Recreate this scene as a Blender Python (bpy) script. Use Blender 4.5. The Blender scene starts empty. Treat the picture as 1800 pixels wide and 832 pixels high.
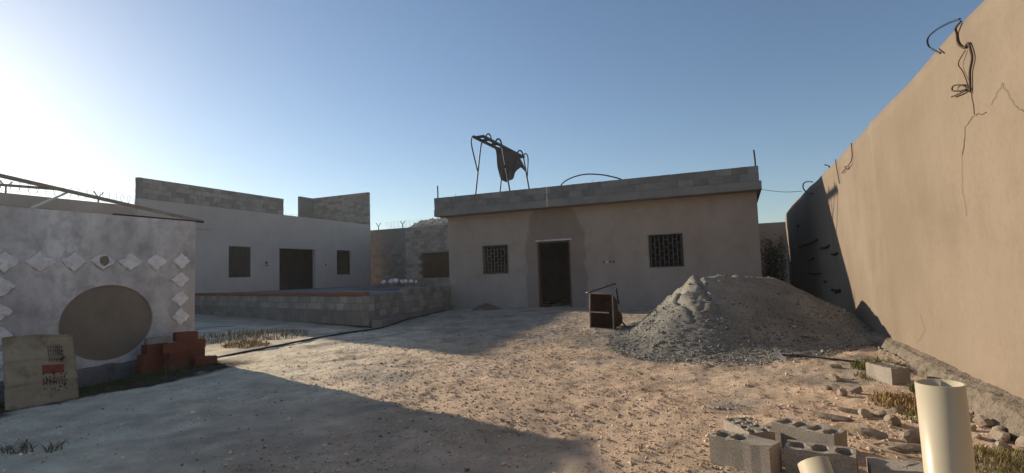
import bpy, bmesh, math, random
import numpy as np
from mathutils import Vector, Matrix
R = math.radians
random.seed(7); rng = np.random.default_rng(7)
scn = bpy.context.scene
COL = scn.collection

# ------------------------------------------------------------ camera, sky, sun, exposure
EYE = 1.45  # many positions below were back-projected from image pixels and stored as plain numbers
yaw, pitch, roll = R(23.08), R(4.14), R(-1.885)
fw = Vector((-math.sin(yaw)*math.cos(pitch), math.cos(yaw)*math.cos(pitch), math.sin(pitch)))
rt = Vector((math.cos(yaw), math.sin(yaw), 0)); up = rt.cross(fw)
r2 = rt*math.cos(roll)+up*math.sin(roll); u2 = -rt*math.sin(roll)+up*math.cos(roll)
cam = bpy.data.cameras.new('camera'); co = bpy.data.objects.new('camera', cam); COL.objects.link(co)
mw = Matrix((r2, u2, -fw)).transposed().to_4x4(); mw.translation = (0, 0, EYE); co.matrix_world = mw
cam.sensor_fit = 'HORIZONTAL'; cam.sensor_width = 36; cam.lens = 36*923/1800; cam.clip_start = .05; cam.clip_end = 3000
scn.camera = co
AZ, EL = R(73), R(17)
w = bpy.data.worlds.new('World'); scn.world = w; w.use_nodes = True
nt = w.node_tree; nt.nodes.clear()
sky = nt.nodes.new('ShaderNodeTexSky'); sky.sky_type = 'NISHITA'; sky.sun_disc = False
sky.sun_elevation = EL; sky.sun_rotation = -AZ; sky.altitude = 300; sky.air_density = 1.0; sky.dust_density = .3; sky.ozone_density = 2.2
bg = nt.nodes.new('ShaderNodeBackground'); bg.inputs[1].default_value = .062
wo = nt.nodes.new('ShaderNodeOutputWorld'); nt.links.new(sky.outputs[0], bg.inputs[0]); nt.links.new(bg.outputs[0], wo.inputs[0])
sl = bpy.data.lights.new('sun', 'SUN'); sl.energy = 3.2; sl.angle = R(.6); sl.color = (1, .86, .68)
so = bpy.data.objects.new('sun', sl); COL.objects.link(so)
sd = Vector((-math.sin(AZ)*math.cos(EL), math.cos(AZ)*math.cos(EL), math.sin(EL)))
so.rotation_euler = sd.to_track_quat('Z', 'Y').to_euler(); so.location = (-12, 4, 14)
scn.view_settings.view_transform = 'Standard'; scn.view_settings.look = 'None'; scn.view_settings.gamma = 1
scn.view_settings.exposure = 1.0
scn.cycles.max_bounces = 6

# ------------------------------------------------------------ numpy noise
def vnoise(x, y, s=0):
    xi = np.floor(x).astype(np.int64); yi = np.floor(y).astype(np.int64); fx = x-xi; fy = y-yi
    def h(a, b):
        n = (a*374761393+b*668265263+s*1442695041) & 0xffffffff
        n = ((n ^ (n >> 13))*1274126177) & 0xffffffff
        return ((n ^ (n >> 16)) & 0xffff)/65535.
    u = fx*fx*(3-2*fx); v = fy*fy*(3-2*fy)
    return (h(xi, yi)*(1-u)+h(xi+1, yi)*u)*(1-v)+(h(xi, yi+1)*(1-u)+h(xi+1, yi+1)*u)*v-.5
def fbm(x, y, f, o=3, s=0):
    t = 0; a = 1
    for i in range(o):
        t = t+a*vnoise(x*f+i*17.3, y*f-i*9.1, s+i); f *= 2.07; a *= .5
    return t
def sstep(a, b, x):
    t = np.clip((x-a)/(b-a), 0, 1); return t*t*(3-2*t)

# ------------------------------------------------------------ materials
MATS = {}
def nd(t, k): return t.nodes.new('ShaderNode'+k)
def mat(name, c1, c2, scale=2., detail=6, rough=.9, bump=.3, bscale=40., bdist=.02, objvar=0., c3=None, s3=14., m3=.5, stretch=None, spec=.3, metal=0., attr=None, speck=None, lowbump=0.):
    """noise mix of c1/c2 in world space, a second noise towards c3, fine bump; objvar = brightness spread between objects"""
    m = bpy.data.materials.new(name); m.use_nodes = True; t = m.node_tree; b = t.nodes['Principled BSDF']; L = t.links.new
    geo = nd(t, 'NewGeometry'); vec = geo.outputs['Position']
    vs = vec
    if stretch:
        mp = nd(t, 'Mapping'); mp.inputs['Scale'].default_value = stretch; L(vec, mp.inputs['Vector']); vs = mp.outputs[0]
    def noise(s, d=6, v=None, r=.6):
        n = nd(t, 'TexNoise'); n.inputs['Scale'].default_value = s; n.inputs['Detail'].default_value = d; n.inputs['Roughness'].default_value = r
        L(v or vec, n.inputs['Vector']); return n.outputs['Fac']
    def ramp(f, a, bb):
        r = nd(t, 'MapRange'); r.inputs[1].default_value = a; r.inputs[2].default_value = bb; L(f, r.inputs[0]); return r.outputs[0]
    def mix(f, a, bb, ty='MIX'):
        x = nd(t, 'Mix'); x.data_type = 'RGBA'; x.blend_type = ty
        for v, i in ((f, 0), (a, 6), (bb, 7)):
            if hasattr(v, 'is_output'): L(v, x.inputs[i])
            elif i == 0: x.inputs[0].default_value = v
            else: x.inputs[i].default_value = (*v, 1) if len(v) == 3 else v
        return x.outputs[2]
    if attr:
        a = nd(t, 'VertexColor'); a.layer_name = attr
        k = mix(ramp(noise(scale, detail, vs), .3, .7), c1, c2)
        col = mix(1., a.outputs['Color'], k, 'MULTIPLY')
    else:
        col = mix(ramp(noise(scale, detail, vs), .32, .68), c1, c2)
    if c3 is not None:
        f = ramp(noise(s3, 5), .5, .75); mm = nd(t, 'Math'); mm.operation = 'MULTIPLY'; mm.inputs[1].default_value = m3; L(f, mm.inputs[0]); col = mix(mm.outputs[0], col, c3)
    if speck:
        f = ramp(noise(speck[0], 2, None, .7), .5, .62); mm = nd(t, 'Math'); mm.operation = 'MULTIPLY'; mm.inputs[1].default_value = speck[1]; L(f, mm.inputs[0]); col = mix(mm.outputs[0], col, speck[2])
    if objvar:
        oi = nd(t, 'ObjectInfo'); r = nd(t, 'MapRange'); r.inputs[3].default_value = 1-objvar; r.inputs[4].default_value = 1+objvar; L(oi.outputs['Random'], r.inputs[0])
        hv = nd(t, 'HueSaturation'); L(r.outputs[0], hv.inputs['Value']); L(col, hv.inputs['Color']); col = hv.outputs[0]
    L(col, b.inputs['Base Color']); b.inputs['Roughness'].default_value = rough; b.inputs['Metallic'].default_value = metal
    b.inputs['Specular IOR Level'].default_value = spec
    if bump:
        bp = nd(t, 'Bump'); bp.inputs['Strength'].default_value = bump; bp.inputs['Distance'].default_value = bdist
        L(noise(bscale, 5, None, .65), bp.inputs['Height'])
        if lowbump:
            b2 = nd(t, 'Bump'); b2.inputs['Strength'].default_value = lowbump; b2.inputs['Distance'].default_value = .08; L(noise(2.2, 3, None, .5), b2.inputs['Height']); L(b2.outputs[0], bp.inputs['Normal'])
        L(bp.outputs[0], b.inputs['Normal'])
    MATS[name] = m; m['_col'] = 1
    return m
mat('ground', (.84, .83, .81), (1.12, 1.11, 1.09), 1.7, 9, .95, .8, 48, .03, attr='Col', c3=(.19, .15, .11), s3=22, m3=.28, spec=.1)
mat('pebble', (.8, .8, .8), (1.15, 1.15, 1.15), 8, 3, .9, .2, 60, .01, attr='Col', spec=.2)
mat('gravel', (.8, .8, .8), (1.12, 1.12, 1.1), 2.5, 8, .95, .7, 45, .03, attr='Col', spec=.1)
mat('yard_wall', (0.212, 0.166, 0.119), (0.261, 0.207, 0.152), .75, 5, .93, .3, 34, .010, c3=(0.182, 0.140, 0.099), s3=1.15, m3=.6, stretch=(1, .8, .6), spec=.15, lowbump=.22, speck=(16, .12, (.15, .112, .078)))
mat('strip', (.21, .17, .125), (.30, .25, .19), 3, 7, .95, .9, 26, .05, c3=(.11, .085, .06), s3=18, m3=.7, spec=.1)
mat('plaster', (0.353, 0.297, 0.258), (0.435, 0.373, 0.332), .7, 5, .93, .3, 35, .01, c3=(0.283, 0.236, 0.204), s3=2.3, m3=.5, stretch=(1, 1, .6), spec=.15)
mat('facade_plaster', (0.456, 0.379, 0.327), (0.538, 0.449, 0.389), .45, 5, .93, .25, 30, .01, c3=(0.386, 0.317, 0.275), s3=1.9, m3=.5, spec=.15)
mat('block', (0.276, 0.237, 0.197), (0.360, 0.310, 0.261), 3, 6, .95, .6, 60, .012, objvar=.24, c3=(0.208, 0.174, 0.144), s3=9, m3=.4, spec=.1)
mat('block_dark', (0.195, 0.178, 0.163), (0.256, 0.234, 0.213), 3, 6, .95, .6, 60, .012, objvar=.2, c3=(0.146, 0.131, 0.118), s3=9, m3=.4, spec=.1)
mat('mortar', (0.182, 0.172, 0.159), (0.242, 0.229, 0.215), 4, 6, .95, .6, 50, .015, spec=.1)
mat('hollow_block', (0.318, 0.279, 0.231), (0.429, 0.380, 0.317), 5, 5, .97, .9, 150, .006, speck=(170, .75, (0.095, 0.081, 0.066)), objvar=.06, spec=.1)
mat('slab', (0.218, 0.194, 0.172), (0.272, 0.245, 0.218), 1.2, 6, .93, .4, 30, .012, c3=(0.163, 0.141, 0.125), s3=4, m3=.5, spec=.12)
mat('white_wash', (.46, .41, .37), (.80, .735, .68), 1.3, 9, .9, .5, 22, .018, c3=(.27, .24, .215), s3=3.0, m3=.75, stretch=(1, 1.2, .5), spec=.15, speck=(7, .4, (.40, .365, .335)))
mat('diamond_joint', (.30, .27, .25), (.56, .51, .48), 9, 6, .95, .6, 30, .02, spec=.1)
mat('diamond', (0.777, 0.710, 0.666), (0.996, 0.917, 0.862), 6, 7, .95, 1., 24, .03, c3=(0.560, 0.496, 0.449), s3=9, m3=.6, spec=.1)
mat('niche', (0.221, 0.173, 0.127), (0.280, 0.223, 0.162), 1.6, 6, .95, .5, 30, .015, c3=(0.181, 0.143, 0.107), s3=6, m3=.5, spec=.1)
mat('plinth', (0.138, 0.135, 0.135), (0.196, 0.190, 0.190), 2, 6, .95, .6, 20, .02, c3=(0.075, 0.069, 0.063), s3=5, m3=.7, spec=.1)
mat('boundary', (0.342, 0.278, 0.226), (0.450, 0.368, 0.296), .6, 5, .95, .3, 20, .015, spec=.1)
mat('red_wood', (.21, .085, .052), (.29, .125, .075), 1.5, 6, .8, .3, 60, .006, stretch=(1, 1, 8), spec=.25)
mat('clay', (0.149, 0.051, 0.030), (0.205, 0.074, 0.045), 2.5, 6, .9, .4, 60, .008, objvar=.16, c3=(0.105, 0.037, 0.024), s3=12, m3=.5, spec=.15)
mat('door_paint', (.085, .026, .02), (.12, .04, .03), 3, 5, .6, .15, 60, .005, spec=.4)
mat('iron', (.022, .02, .019), (.045, .038, .033), 8, 5, .6, .2, 90, .003, spec=.4, metal=.3)
mat('dark_steel', (.028, .03, .034), (.04, .042, .046), 8, 4, .5, .1, 60, .003, spec=.45, metal=.4)
mat('rust', (0.045, 0.022, 0.014), (0.072, 0.036, 0.022), 10, 6, .8, .4, 70, .006, spec=.25, metal=.1)
mat('rust_bar', (.26, .20, .15), (.36, .29, .22), 6, 5, .7, .2, 60, .004, c3=(.2, .09, .05), s3=8, m3=.7, spec=.3)
mat('cloth', (.082, .072, .068), (.105, .092, .086), 6, 5, .95, .3, 120, .004, spec=.1)
mat('rubber', (.014, .014, .015), (.022, .022, .023), 6, 3, .55, .05, 60, .002, spec=.4)
mat('blue_cable', (.014, .03, .06), (.02, .042, .08), 6, 3, .5, 0, spec=.4)
mat('brown_cable', (.06, .042, .028), (.09, .066, .046), 6, 3, .8, 0, spec=.2)
mat('pale_cable', (.30, .24, .17), (.36, .29, .2), 6, 3, .8, 0, spec=.2)
mat('crack', (0.158, 0.109, 0.074), (0.211, 0.150, 0.101), 12, 3, .95, 0, spec=.05)
mat('gash', (.018, .016, .015), (.04, .036, .032), 12, 3, .95, 0, spec=.05)
mat('pvc', (0.508, 0.438, 0.306), (0.537, 0.467, 0.332), 5, 4, .38, .05, 12, .002, c3=(0.456, 0.381, 0.259), s3=4, m3=.4, spec=.4)
mat('sheet', (.30, .245, .165), (.40, .33, .225), 4, 7, .8, .35, 30, .006, c3=(.13, .075, .045), s3=6, m3=.75, spec=.2)
mat('red_paint', (.20, .045, .03), (.26, .07, .045), 14, 5, .8, .1, 60, .003, spec=.2)
mat('black_paint', (.02, .018, .015), (.05, .045, .036), 16, 4, .85, 0, spec=.2)
mat('rock', (.24, .19, .14), (.34, .275, .21), 6, 6, .95, .8, 30, .02, objvar=.2, c3=(.17, .14, .11), s3=14, m3=.5, spec=.1)
mat('white_stone', (.6, .58, .56), (.72, .7, .68), 8, 4, .9, .4, 30, .01, spec=.15)
mat('hill', (.15, .14, .13), (.25, .235, .22), .4, 8, .95, .8, 3, .3, c3=(.07, .065, .06), s3=1.3, m3=.8, spec=.05)
mat('red_sand', (.19, .105, .068), (.25, .145, .095), 5, 6, .97, .5, 70, .015, spec=.05)
mat('paper', (.52, .49, .43), (.62, .58, .5), 6, 4, .9, .2, 30, .004, spec=.1)
mat('wood_old', (.2, .165, .125), (.28, .23, .175), 8, 6, .9, .4, 60, .005, spec=.1)
mat('painted_room_shade', (.07, .066, .062), (.10, .094, .088), 2, 4, .95, .3, 30, .01, spec=.05)  # interior gloom painted into the inner wall and floor colour
mat('dark_brown', (.045, .036, .03), (.075, .06, .048), 6, 5, .9, .3, 60, .006, spec=.1)
mat('grille', (.10, .088, .078), (.15, .13, .115), 8, 4, .7, .1, 60, .003, spec=.3)
mat('soil', (.03, .03, .022), (.055, .05, .036), 8, 6, .98, .6, 60, .02, spec=.03)
def leafmat(name, a, b):
    m = mat(name, a, b, 3, 4, .8, 0, spec=.15, objvar=.1); p = m.node_tree.nodes['Principled BSDF']
    p.inputs['Transmission Weight'].default_value = 0; p.inputs['Subsurface Weight'].default_value = 0
    return m
leafmat('grass_green', (.10, .115, .032), (.17, .16, .05)); leafmat('grass_dry', (.24, .155, .06), (.32, .22, .09)); leafmat('grass_mixed', (.15, .135, .05), (.24, .19, .08))
leafmat('grass_dead', (.12, .10, .06), (.19, .16, .10)); leafmat('leaf', (.06, .085, .025), (.10, .12, .035)); leafmat('leaf_pale', (.22, .2, .06), (.3, .27, .1))

# ------------------------------------------------------------ mesh helpers
def root_loc(o):
    while o.parent: o = o.parent
    return o.location
def tag(o, label, cat, group=None, kind=None):
    if label: o['label'] = label
    if cat: o['category'] = cat
    if group: o['group'] = group
    if kind: o['kind'] = kind
    return o
def thing(name, loc, label, cat, group=None):
    o = bpy.data.objects.new(name, None); COL.objects.link(o); o.location = loc; o.empty_display_size = .2
    return tag(o, label, cat, group)
class MB:
    def __init__(s): s.v = []; s.f = []; s.c = None
    def add(s, V, F):
        n = len(s.v); s.v += [tuple(p) for p in V]; s.f += [tuple(i+n for i in f) for f in F]; return s
    def box(s, x0, x1, y0, y1, z0, z1):
        return s.add([(x, y, z) for z in (z0, z1) for y in (y0, y1) for x in (x0, x1)], [(0, 2, 3, 1), (4, 5, 7, 6), (0, 1, 5, 4), (2, 6, 7, 3), (0, 4, 6, 2), (1, 3, 7, 5)])
    def obox(s, c, d, h):
        """oriented box: centre c, three half-axis vectors"""
        c = Vector(c); d = [Vector(q) for q in d]; V = [c+d[0]*a+d[1]*b+d[2]*e for e in (-1, 1) for b in (-1, 1) for a in (-1, 1)]
        return s.add(V, [(0, 2, 3, 1), (4, 5, 7, 6), (0, 1, 5, 4), (2, 6, 7, 3), (0, 4, 6, 2), (1, 3, 7, 5)])
    def bar(s, a, b, w, h, upv=(0, 0, 1)):
        a = Vector(a); b = Vector(b); d = (b-a); u = Vector(upv); sx = d.cross(u)
        if sx.length < 1e-6: sx = d.cross(Vector((1, 0, 0)))
        sx.normalize(); uu = sx.cross(d).normalized()
        return s.obox((a+b)/2, (d/2, sx*w/2, uu*h/2), 0)
    def tube(s, path, r, n=8, sub=6, taper=None):
        P = [Vector(p) for p in path]
        if sub > 1 and len(P) > 2:
            Q = []
            for i in range(len(P)-1):
                p0 = P[max(i-1, 0)]; p1 = P[i]; p2 = P[i+1]; p3 = P[min(i+2, len(P)-1)]
                for k in range(sub):
                    t = k/sub
                    Q.append(.5*((2*p1)+(p2-p0)*t+(2*p0-5*p1+4*p2-p3)*t*t+(3*p1-p0-3*p2+p3)*t**3))
            P = Q+[P[-1]]
        V = []; F = []; prev = None
        for i, p in enumerate(P):
            d = (P[min(i+1, len(P)-1)]-P[max(i-1, 0)])
            if d.length < 1e-9: d = Vector((0, 0, 1))
            d.normalize()
            if prev is None: a = d.orthogonal().normalized()
            else:
                a = prev-d*prev.dot(d); a = a.normalized() if a.length > 1e-6 else d.orthogonal().normalized()
            prev = a; b = d.cross(a); rr = r if taper is None else r+(taper-r)*i/max(1, len(P)-1)
            for k in range(n):
                t = 2*math.pi*k/n; V.append(p+(a*math.cos(t)+b*math.sin(t))*rr)
        for i in range(len(P)-1):
            for k in range(n): F.append((i*n+k, i*n+(k+1) % n, (i+1)*n+(k+1) % n, (i+1)*n+k))
        F.append(tuple(range(n))[::-1]); F.append(tuple((len(P)-1)*n+k for k in range(n)))
        return s.add(V, F)
    def plate(s, outer, holes, t, fn):
        """2D outline with holes -> slab of thickness t; fn(u, v, w) -> xyz, w from 0 to t"""
        bm = bmesh.new(); ed = []
        for lp in [outer]+holes:
            vs = [bm.verts.new((p[0], p[1], 0)) for p in lp]
            ed += [bm.edges.new((vs[i], vs[(i+1) % len(vs)])) for i in range(len(vs))]
        bmesh.ops.triangle_fill(bm, use_beauty=True, edges=ed)
        if holes:
            fs = bm.faces[:]
        g = bmesh.ops.extrude_face_region(bm, geom=bm.faces[:])
        bmesh.ops.translate(bm, verts=[e for e in g['geom'] if isinstance(e, bmesh.types.BMVert)], vec=(0, 0, t))
        bmesh.ops.recalc_face_normals(bm, faces=bm.faces[:])
        bm.verts.index_update(); V = [fn(*v.co) for v in bm.verts]; F = [tuple(v.index for v in f.verts) for f in bm.faces]; bm.free()
        return s.add(V, F)
    def build(s, name, m, parent=None, smooth=False, origin=None, bevel=0, angle=None):
        me = bpy.data.meshes.new(name); V = np.array(s.v, float)
        if parent is not None: off = np.array(root_loc(parent))
        elif origin is not None: off = np.array(origin, float)
        else: off = np.array([(V[:, 0].min()+V[:, 0].max())/2, (V[:, 1].min()+V[:, 1].max())/2, V[:, 2].min()])
        me.from_pydata((V-off).tolist(), [], s.f)
        bm = bmesh.new(); bm.from_mesh(me); bmesh.ops.recalc_face_normals(bm, faces=bm.faces[:])
        if bevel: bmesh.ops.bevel(bm, geom=bm.edges[:], offset=bevel, segments=1, affect='EDGES')
        bm.to_mesh(me); bm.free()
        if smooth: me.polygons.foreach_set('use_smooth', [True]*len(me.polygons))
        me.materials.append(MATS[m]); o = bpy.data.objects.new(name, me); COL.objects.link(o)
        if parent is None: o.location = off
        else: o.parent = parent
        return o
def colour_attr(me, cols):
    a = me.color_attributes.new('Col', 'FLOAT_COLOR', 'POINT'); c = np.ones((len(me.vertices), 4)); c[:, :3] = cols; a.data.foreach_set('color', c.ravel())
def link_child(me, name, parent, loc, rz=0, sc=(1, 1, 1), rx=0, ry=0):
    o = bpy.data.objects.new(name, me); COL.objects.link(o); o.parent = parent; o.location = Vector(loc)-root_loc(parent); o.rotation_euler = (rx, ry, rz); o.scale = sc
    return o
rect = lambda a, b, c, d: [(a, c), (b, c), (b, d), (a, d)]

# ------------------------------------------------------------ ground
def base_z(x, y): return np.clip(.29*(y-4.5)/12.5, 0, .29)
def heap_h(x, y):
    ax, ay, bx, by = -.78, 11.5, .62, 12.6
    tx, ty = bx-ax, by-ay; t = np.clip(((x-ax)*tx+(y-ay)*ty)/(tx*tx+ty*ty), 0, 1)
    dx = x-(ax+t*tx); dy = y-(ay+t*ty)
    d = np.sqrt((dx/np.where(dx < 0, .66, .95))**2+(dy/np.where(dy < 0, 1.35, 1.0))**2)
    d = d*(1+.10*fbm(x, y, .9, 2, 5))
    top = 1.15-.10*t
    h = top-.56*np.maximum(d-.12, 0)
    h = np.where(h < .22, .22*np.exp((h-.22)/.2), h)
    return h
def ground_z(x, y, fine=True):
    z = base_z(x, y)+.05*fbm(x, y, .45, 2, 1)*sstep(1.5, 4, y)
    z = z-.10*sstep(-8.75, -9.3, x)*sstep(7.2, 6.6, y)
    if fine:
        sm = .75+.25*sstep(-6.5, -2.5, x+.6*y-2)
        z = z+sm*(.028*fbm(x, y, 2.6, 3, 11)+.016*np.abs(fbm(x, y, 7.5, 2, 21))+.016*fbm(x, y, 15, 2, 31))
    return z
def axis(a, b, step, lo, hi, g=1.18):
    c = list(np.arange(a, b+1e-6, step)); s = step; p = b
    while p < hi: s *= g; p += s; c.append(p)
    s = step; p = a; pre = []
    while p > lo: s *= g; p -= s; pre.append(p)
    return np.array(pre[::-1]+c)
xs = axis(-12, 2.3, .04, -420, 420); ys = np.concatenate([axis(2.4, 12, .04, -200, 12.01), np.arange(12.06, 17.2, .07), axis(17.3, 18, .3, 17.3, 700)])
ys = np.unique(np.round(ys, 4))
GX, GY = np.meshgrid(xs, ys); gx, gy = GX.ravel(), GY.ravel()
gz = ground_z(gx, gy)
nx, ny = len(xs), len(ys)
idx = np.arange(nx*ny).reshape(ny, nx)
quads = np.stack([idx[:-1, :-1], idx[:-1, 1:], idx[1:, 1:], idx[1:, :-1]], -1).reshape(-1, 4)
def quick_mesh(name, V, Q, m, smooth=True):
    me = bpy.data.meshes.new(name); k = Q.shape[1]; me.vertices.add(len(V)); me.vertices.foreach_set('co', np.asarray(V, np.float32).ravel())
    me.loops.add(Q.size); me.loops.foreach_set('vertex_index', Q.ravel().astype(np.int32)); me.polygons.add(len(Q))
    me.polygons.foreach_set('loop_start', np.arange(0, Q.size, k, dtype=np.int32)); me.update(calc_edges=True)
    me.polygons.foreach_set('use_smooth', [smooth]*len(Q)); me.materials.append(MATS[m]); me.validate(); return me
def lerp(a, b, t): return a+(b-a)*t[:, None]
def ground_col(x, y):
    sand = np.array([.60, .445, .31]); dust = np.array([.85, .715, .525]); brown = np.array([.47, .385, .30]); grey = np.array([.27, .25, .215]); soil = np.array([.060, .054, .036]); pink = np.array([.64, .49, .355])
    c = np.tile(sand, (len(x), 1)); n = fbm(x, y, .55, 3, 41)
    c = lerp(c, pink, sstep(-.1, .5, n))
    c = lerp(c, dust, sstep(-3.0, -6.6, x+.35*(y-5)+1.5*n))
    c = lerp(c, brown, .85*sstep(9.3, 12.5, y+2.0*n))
    hh = heap_h(x, y); c = lerp(c, grey, .95*sstep(.008, .045, hh+.03*fbm(x, y, 1.4, 3, 61)))
    c = lerp(c, grey, .75*sstep(.25, .6, fbm(x, y, .8, 3, 71)+.55*np.exp(-((x+2.4)/1.3)**2-((y-9.8)/1.0)**2)))
    c = lerp(c, brown*.75, .7*sstep(.15, .4, fbm(x, y, 1.6, 3, 81))*sstep(6, 7, y))
    dk = sstep(-7.85, -8.1, x+.4*fbm(x, y, 2.2, 3, 91))*sstep(7.1, 6.6, y); c = lerp(c, soil, dk)
    c = lerp(c, np.array([.26, .235, .19]), .0*x)
    c = c*(1+.30*fbm(x, y, 5.5, 3, 121)+.22*fbm(x, y, 1.9, 2, 131))[:, None]
    return np.clip(c, .02, .88)
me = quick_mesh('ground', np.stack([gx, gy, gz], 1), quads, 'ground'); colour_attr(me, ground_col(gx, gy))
g = bpy.data.objects.new('ground', me); COL.objects.link(g); g['kind'] = 'structure'
def gzf(x, y): return float(ground_z(np.array([x]), np.array([y]))[0])
def surf(x, y):
    """height of whatever lies at x, y: the ground or the gravel pile on it"""
    return max(gzf(x, y), float(pile_z(np.array([x]), np.array([y]))[0]))
def pile_z(x, y):
    h = heap_h(x, y)
    up_ = sstep(.35, .8, h)
    left = sstep(.5, -.2, x)
    rough = (.13*np.abs(fbm(x, y, 2.3, 4, 101))-.02)*up_*left+.022*fbm(x, y, 8, 3, 111)
    gul = -.07*up_*left*np.exp(-((x+1.0+.35*(y-10.6)+.16*fbm(x, y, 2, 3, 7))/.05)**2)-.07*up_*left*np.exp(-((x+.55+.25*(y-10.6)+.2*fbm(x, y, 2.4, 3, 9))/.05)**2)
    return base_z(x, y)+h+rough+gul-.035

# ------------------------------------------------------------ scattered stones (nobody could count them)
def stones(name, X, Y, Z, S, C, label, cat):
    n = len(X); base = np.array([(1, 0, 0), (-1, 0, 0), (0, 1, 0), (0, -1, 0), (0, 0, 1), (0, 0, -1)], float)
    F = np.array([(0, 2, 4), (2, 1, 4), (1, 3, 4), (3, 0, 4), (2, 0, 5), (1, 2, 5), (3, 1, 5), (0, 3, 5)])
    a = rng.uniform(0, 6.28, n); ca, sa = np.cos(a), np.sin(a)
    V = base[None]*rng.uniform(.55, 1.25, (n, 6, 3))+rng.uniform(-.35, .35, (n, 6, 3)); V = V*S[:, None, None]*np.array([1, .8, .6])
    x = V[..., 0]*ca[:, None]-V[..., 1]*sa[:, None]; y = V[..., 0]*sa[:, None]+V[..., 1]*ca[:, None]
    V = np.stack([x+X[:, None], y+Y[:, None], V[..., 2]+Z[:, None]], -1).reshape(-1, 3)
    Q = (F[None]+6*np.arange(n)[:, None, None]).reshape(-1, 3)
    me = quick_mesh(name, V, Q, 'pebble', False); colour_attr(me, np.repeat(C, 6, 0))
    o = bpy.data.objects.new(name, me); COL.objects.link(o); return tag(o, label, cat, kind='stuff')
n = 60000
u = rng.random(n); Y = 2.3+14.8*u**1.6; X = rng.uniform(-1, 1, n)
X = np.where(rng.random(n) < .5, rng.uniform(-9, 2.1, n), -3.0+3.2*rng.standard_normal(n))
k = (X > -9.0) & (X < 2.05) & (Y < 16.9) & (Y > 2.3) & ~((X < -8.9) & (Y > 11.2)) & (heap_h(X, Y) < .05)
keep = rng.random(n) < (.16+.84*sstep(-5.5, -1.5, X+.6*Y-2))*(.35+1.3*np.clip(fbm(X, Y, .9, 2, 201)+.4, 0, 1))
X, Y = X[k & keep], Y[k & keep]
S = .006+.011*rng.random(len(X))**2+.02*(rng.random(len(X))**14)
C = ground_col(X, Y)*rng.uniform(.75, 1.25, (len(X), 1))
C = np.where(rng.random((len(X), 1)) < .14, np.array([[.24, .215, .19]])*rng.uniform(.5, 1.5, (len(X), 1)), C)
stones('pebbles', X, Y, ground_z(X, Y)+S*.25, S, C, 'loose pebbles strewn over the sandy yard', 'pebbles')

# gravel pile
px = np.arange(-3.6, 2.22, .035); py = np.arange(7.4, 15.0, .035); PX, PY = np.meshgrid(px, py); a, b = PX.ravel(), PY.ravel()
pz = pile_z(a, b); skirt = heap_h(a, b) < .03; pz = np.where(skirt, base_z(a, b)-.12, pz)
i2 = np.arange(len(px)*len(py)).reshape(len(py), len(px)); q2 = np.stack([i2[:-1, :-1], i2[:-1, 1:], i2[1:, 1:], i2[1:, :-1]], -1).reshape(-1, 4)
q2 = q2[(heap_h(a, b)[q2] > .02).any(1)]
us = np.unique(q2); rm = np.full(len(a), -1); rm[us] = np.arange(len(us))
off = np.array([-.1, 11.3, .2])
me = quick_mesh('gravel_pile', np.stack([a, b, pz], 1)[us]-off, rm[q2], 'gravel')
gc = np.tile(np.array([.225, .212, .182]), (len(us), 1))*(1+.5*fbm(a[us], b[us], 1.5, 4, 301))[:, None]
gc = lerp(gc, np.array([.34, .31, .255]), .85*sstep(.45, .85, heap_h(a, b)[us])*sstep(.55, -.3, a[us]+.5*fbm(a[us], b[us], 1.3, 2, 8)))  # paler upper left: the heap's sunlit side painted into the colour
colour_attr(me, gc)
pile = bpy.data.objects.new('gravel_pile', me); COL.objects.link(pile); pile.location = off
tag(pile, 'big heap of grey gravel dumped between the house and the tan yard wall', 'gravel pile')
n = 26000; X = rng.uniform(-3.4, 2.15, n); Y = rng.uniform(7.4, 13.2, n); hh = heap_h(X, Y); k = (hh > .02) & (rng.random(n) < .25+.75*sstep(.75, .2, hh)); X, Y, hh = X[k], Y[k], hh[k]
S = .008+.016*rng.random(len(X))**2+.035*(rng.random(len(X))**30)
C = np.tile(np.array([.22, .207, .182]), (len(X), 1))*rng.uniform(.5, 1.45, (len(X), 1)); C = np.where(rng.random((len(X), 1)) < .03, .42, C)
st = stones('loose_gravel', X, Y, np.maximum(pile_z(X, Y), ground_z(X, Y))+S*.2, S, C, 'loose grey gravel stones on and around the gravel heap', 'gravel')

# ------------------------------------------------------------ block kit
def make_block(seed, ribs=False):
    r = random.Random(seed); bm = bmesh.new()
    if ribs:
        mb = MB(); mb.box(-.195, .195, -.07, .1, -.093, .093)
        for i in range(4): x = -.195+i*.13-(.02 if i else 0); mb.box(x, x+(.03 if i in (0,) else .035) if i < 3 else .195, -.1, -.069, -.093, .093)
        me0 = bpy.data.meshes.new('t'); me0.from_pydata(mb.v, [], mb.f); bm.from_mesh(me0); bpy.data.meshes.remove(me0)
        for v in bm.verts: v.co += Vector((r.uniform(-.004, .004), r.uniform(-.005, .005), r.uniform(-.004, .004)))
    else:
        bmesh.ops.create_cube(bm, size=1, matrix=Matrix.Diagonal((.39, .2, .187, 1)))
        for v in bm.verts: v.co += Vector((r.uniform(-.006, .004), r.uniform(-.004, .004), r.uniform(-.005, .003)))
        bmesh.ops.bevel(bm, geom=bm.edges[:], offset=.007, segments=1, affect='EDGES')
    bmesh.ops.recalc_face_normals(bm, faces=bm.faces[:])
    me = bpy.data.meshes.new('block'); bm.to_mesh(me); bm.free(); return me
BLK = {}
def blocks_for(m):
    if m not in BLK:
        a = [make_block(i) for i in range(5)]; b = [make_block(i+50, True) for i in range(3)]
        for q in a+b: q.materials.append(MATS[m])
        BLK[m] = (a, b)
    return BLK[m]
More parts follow.
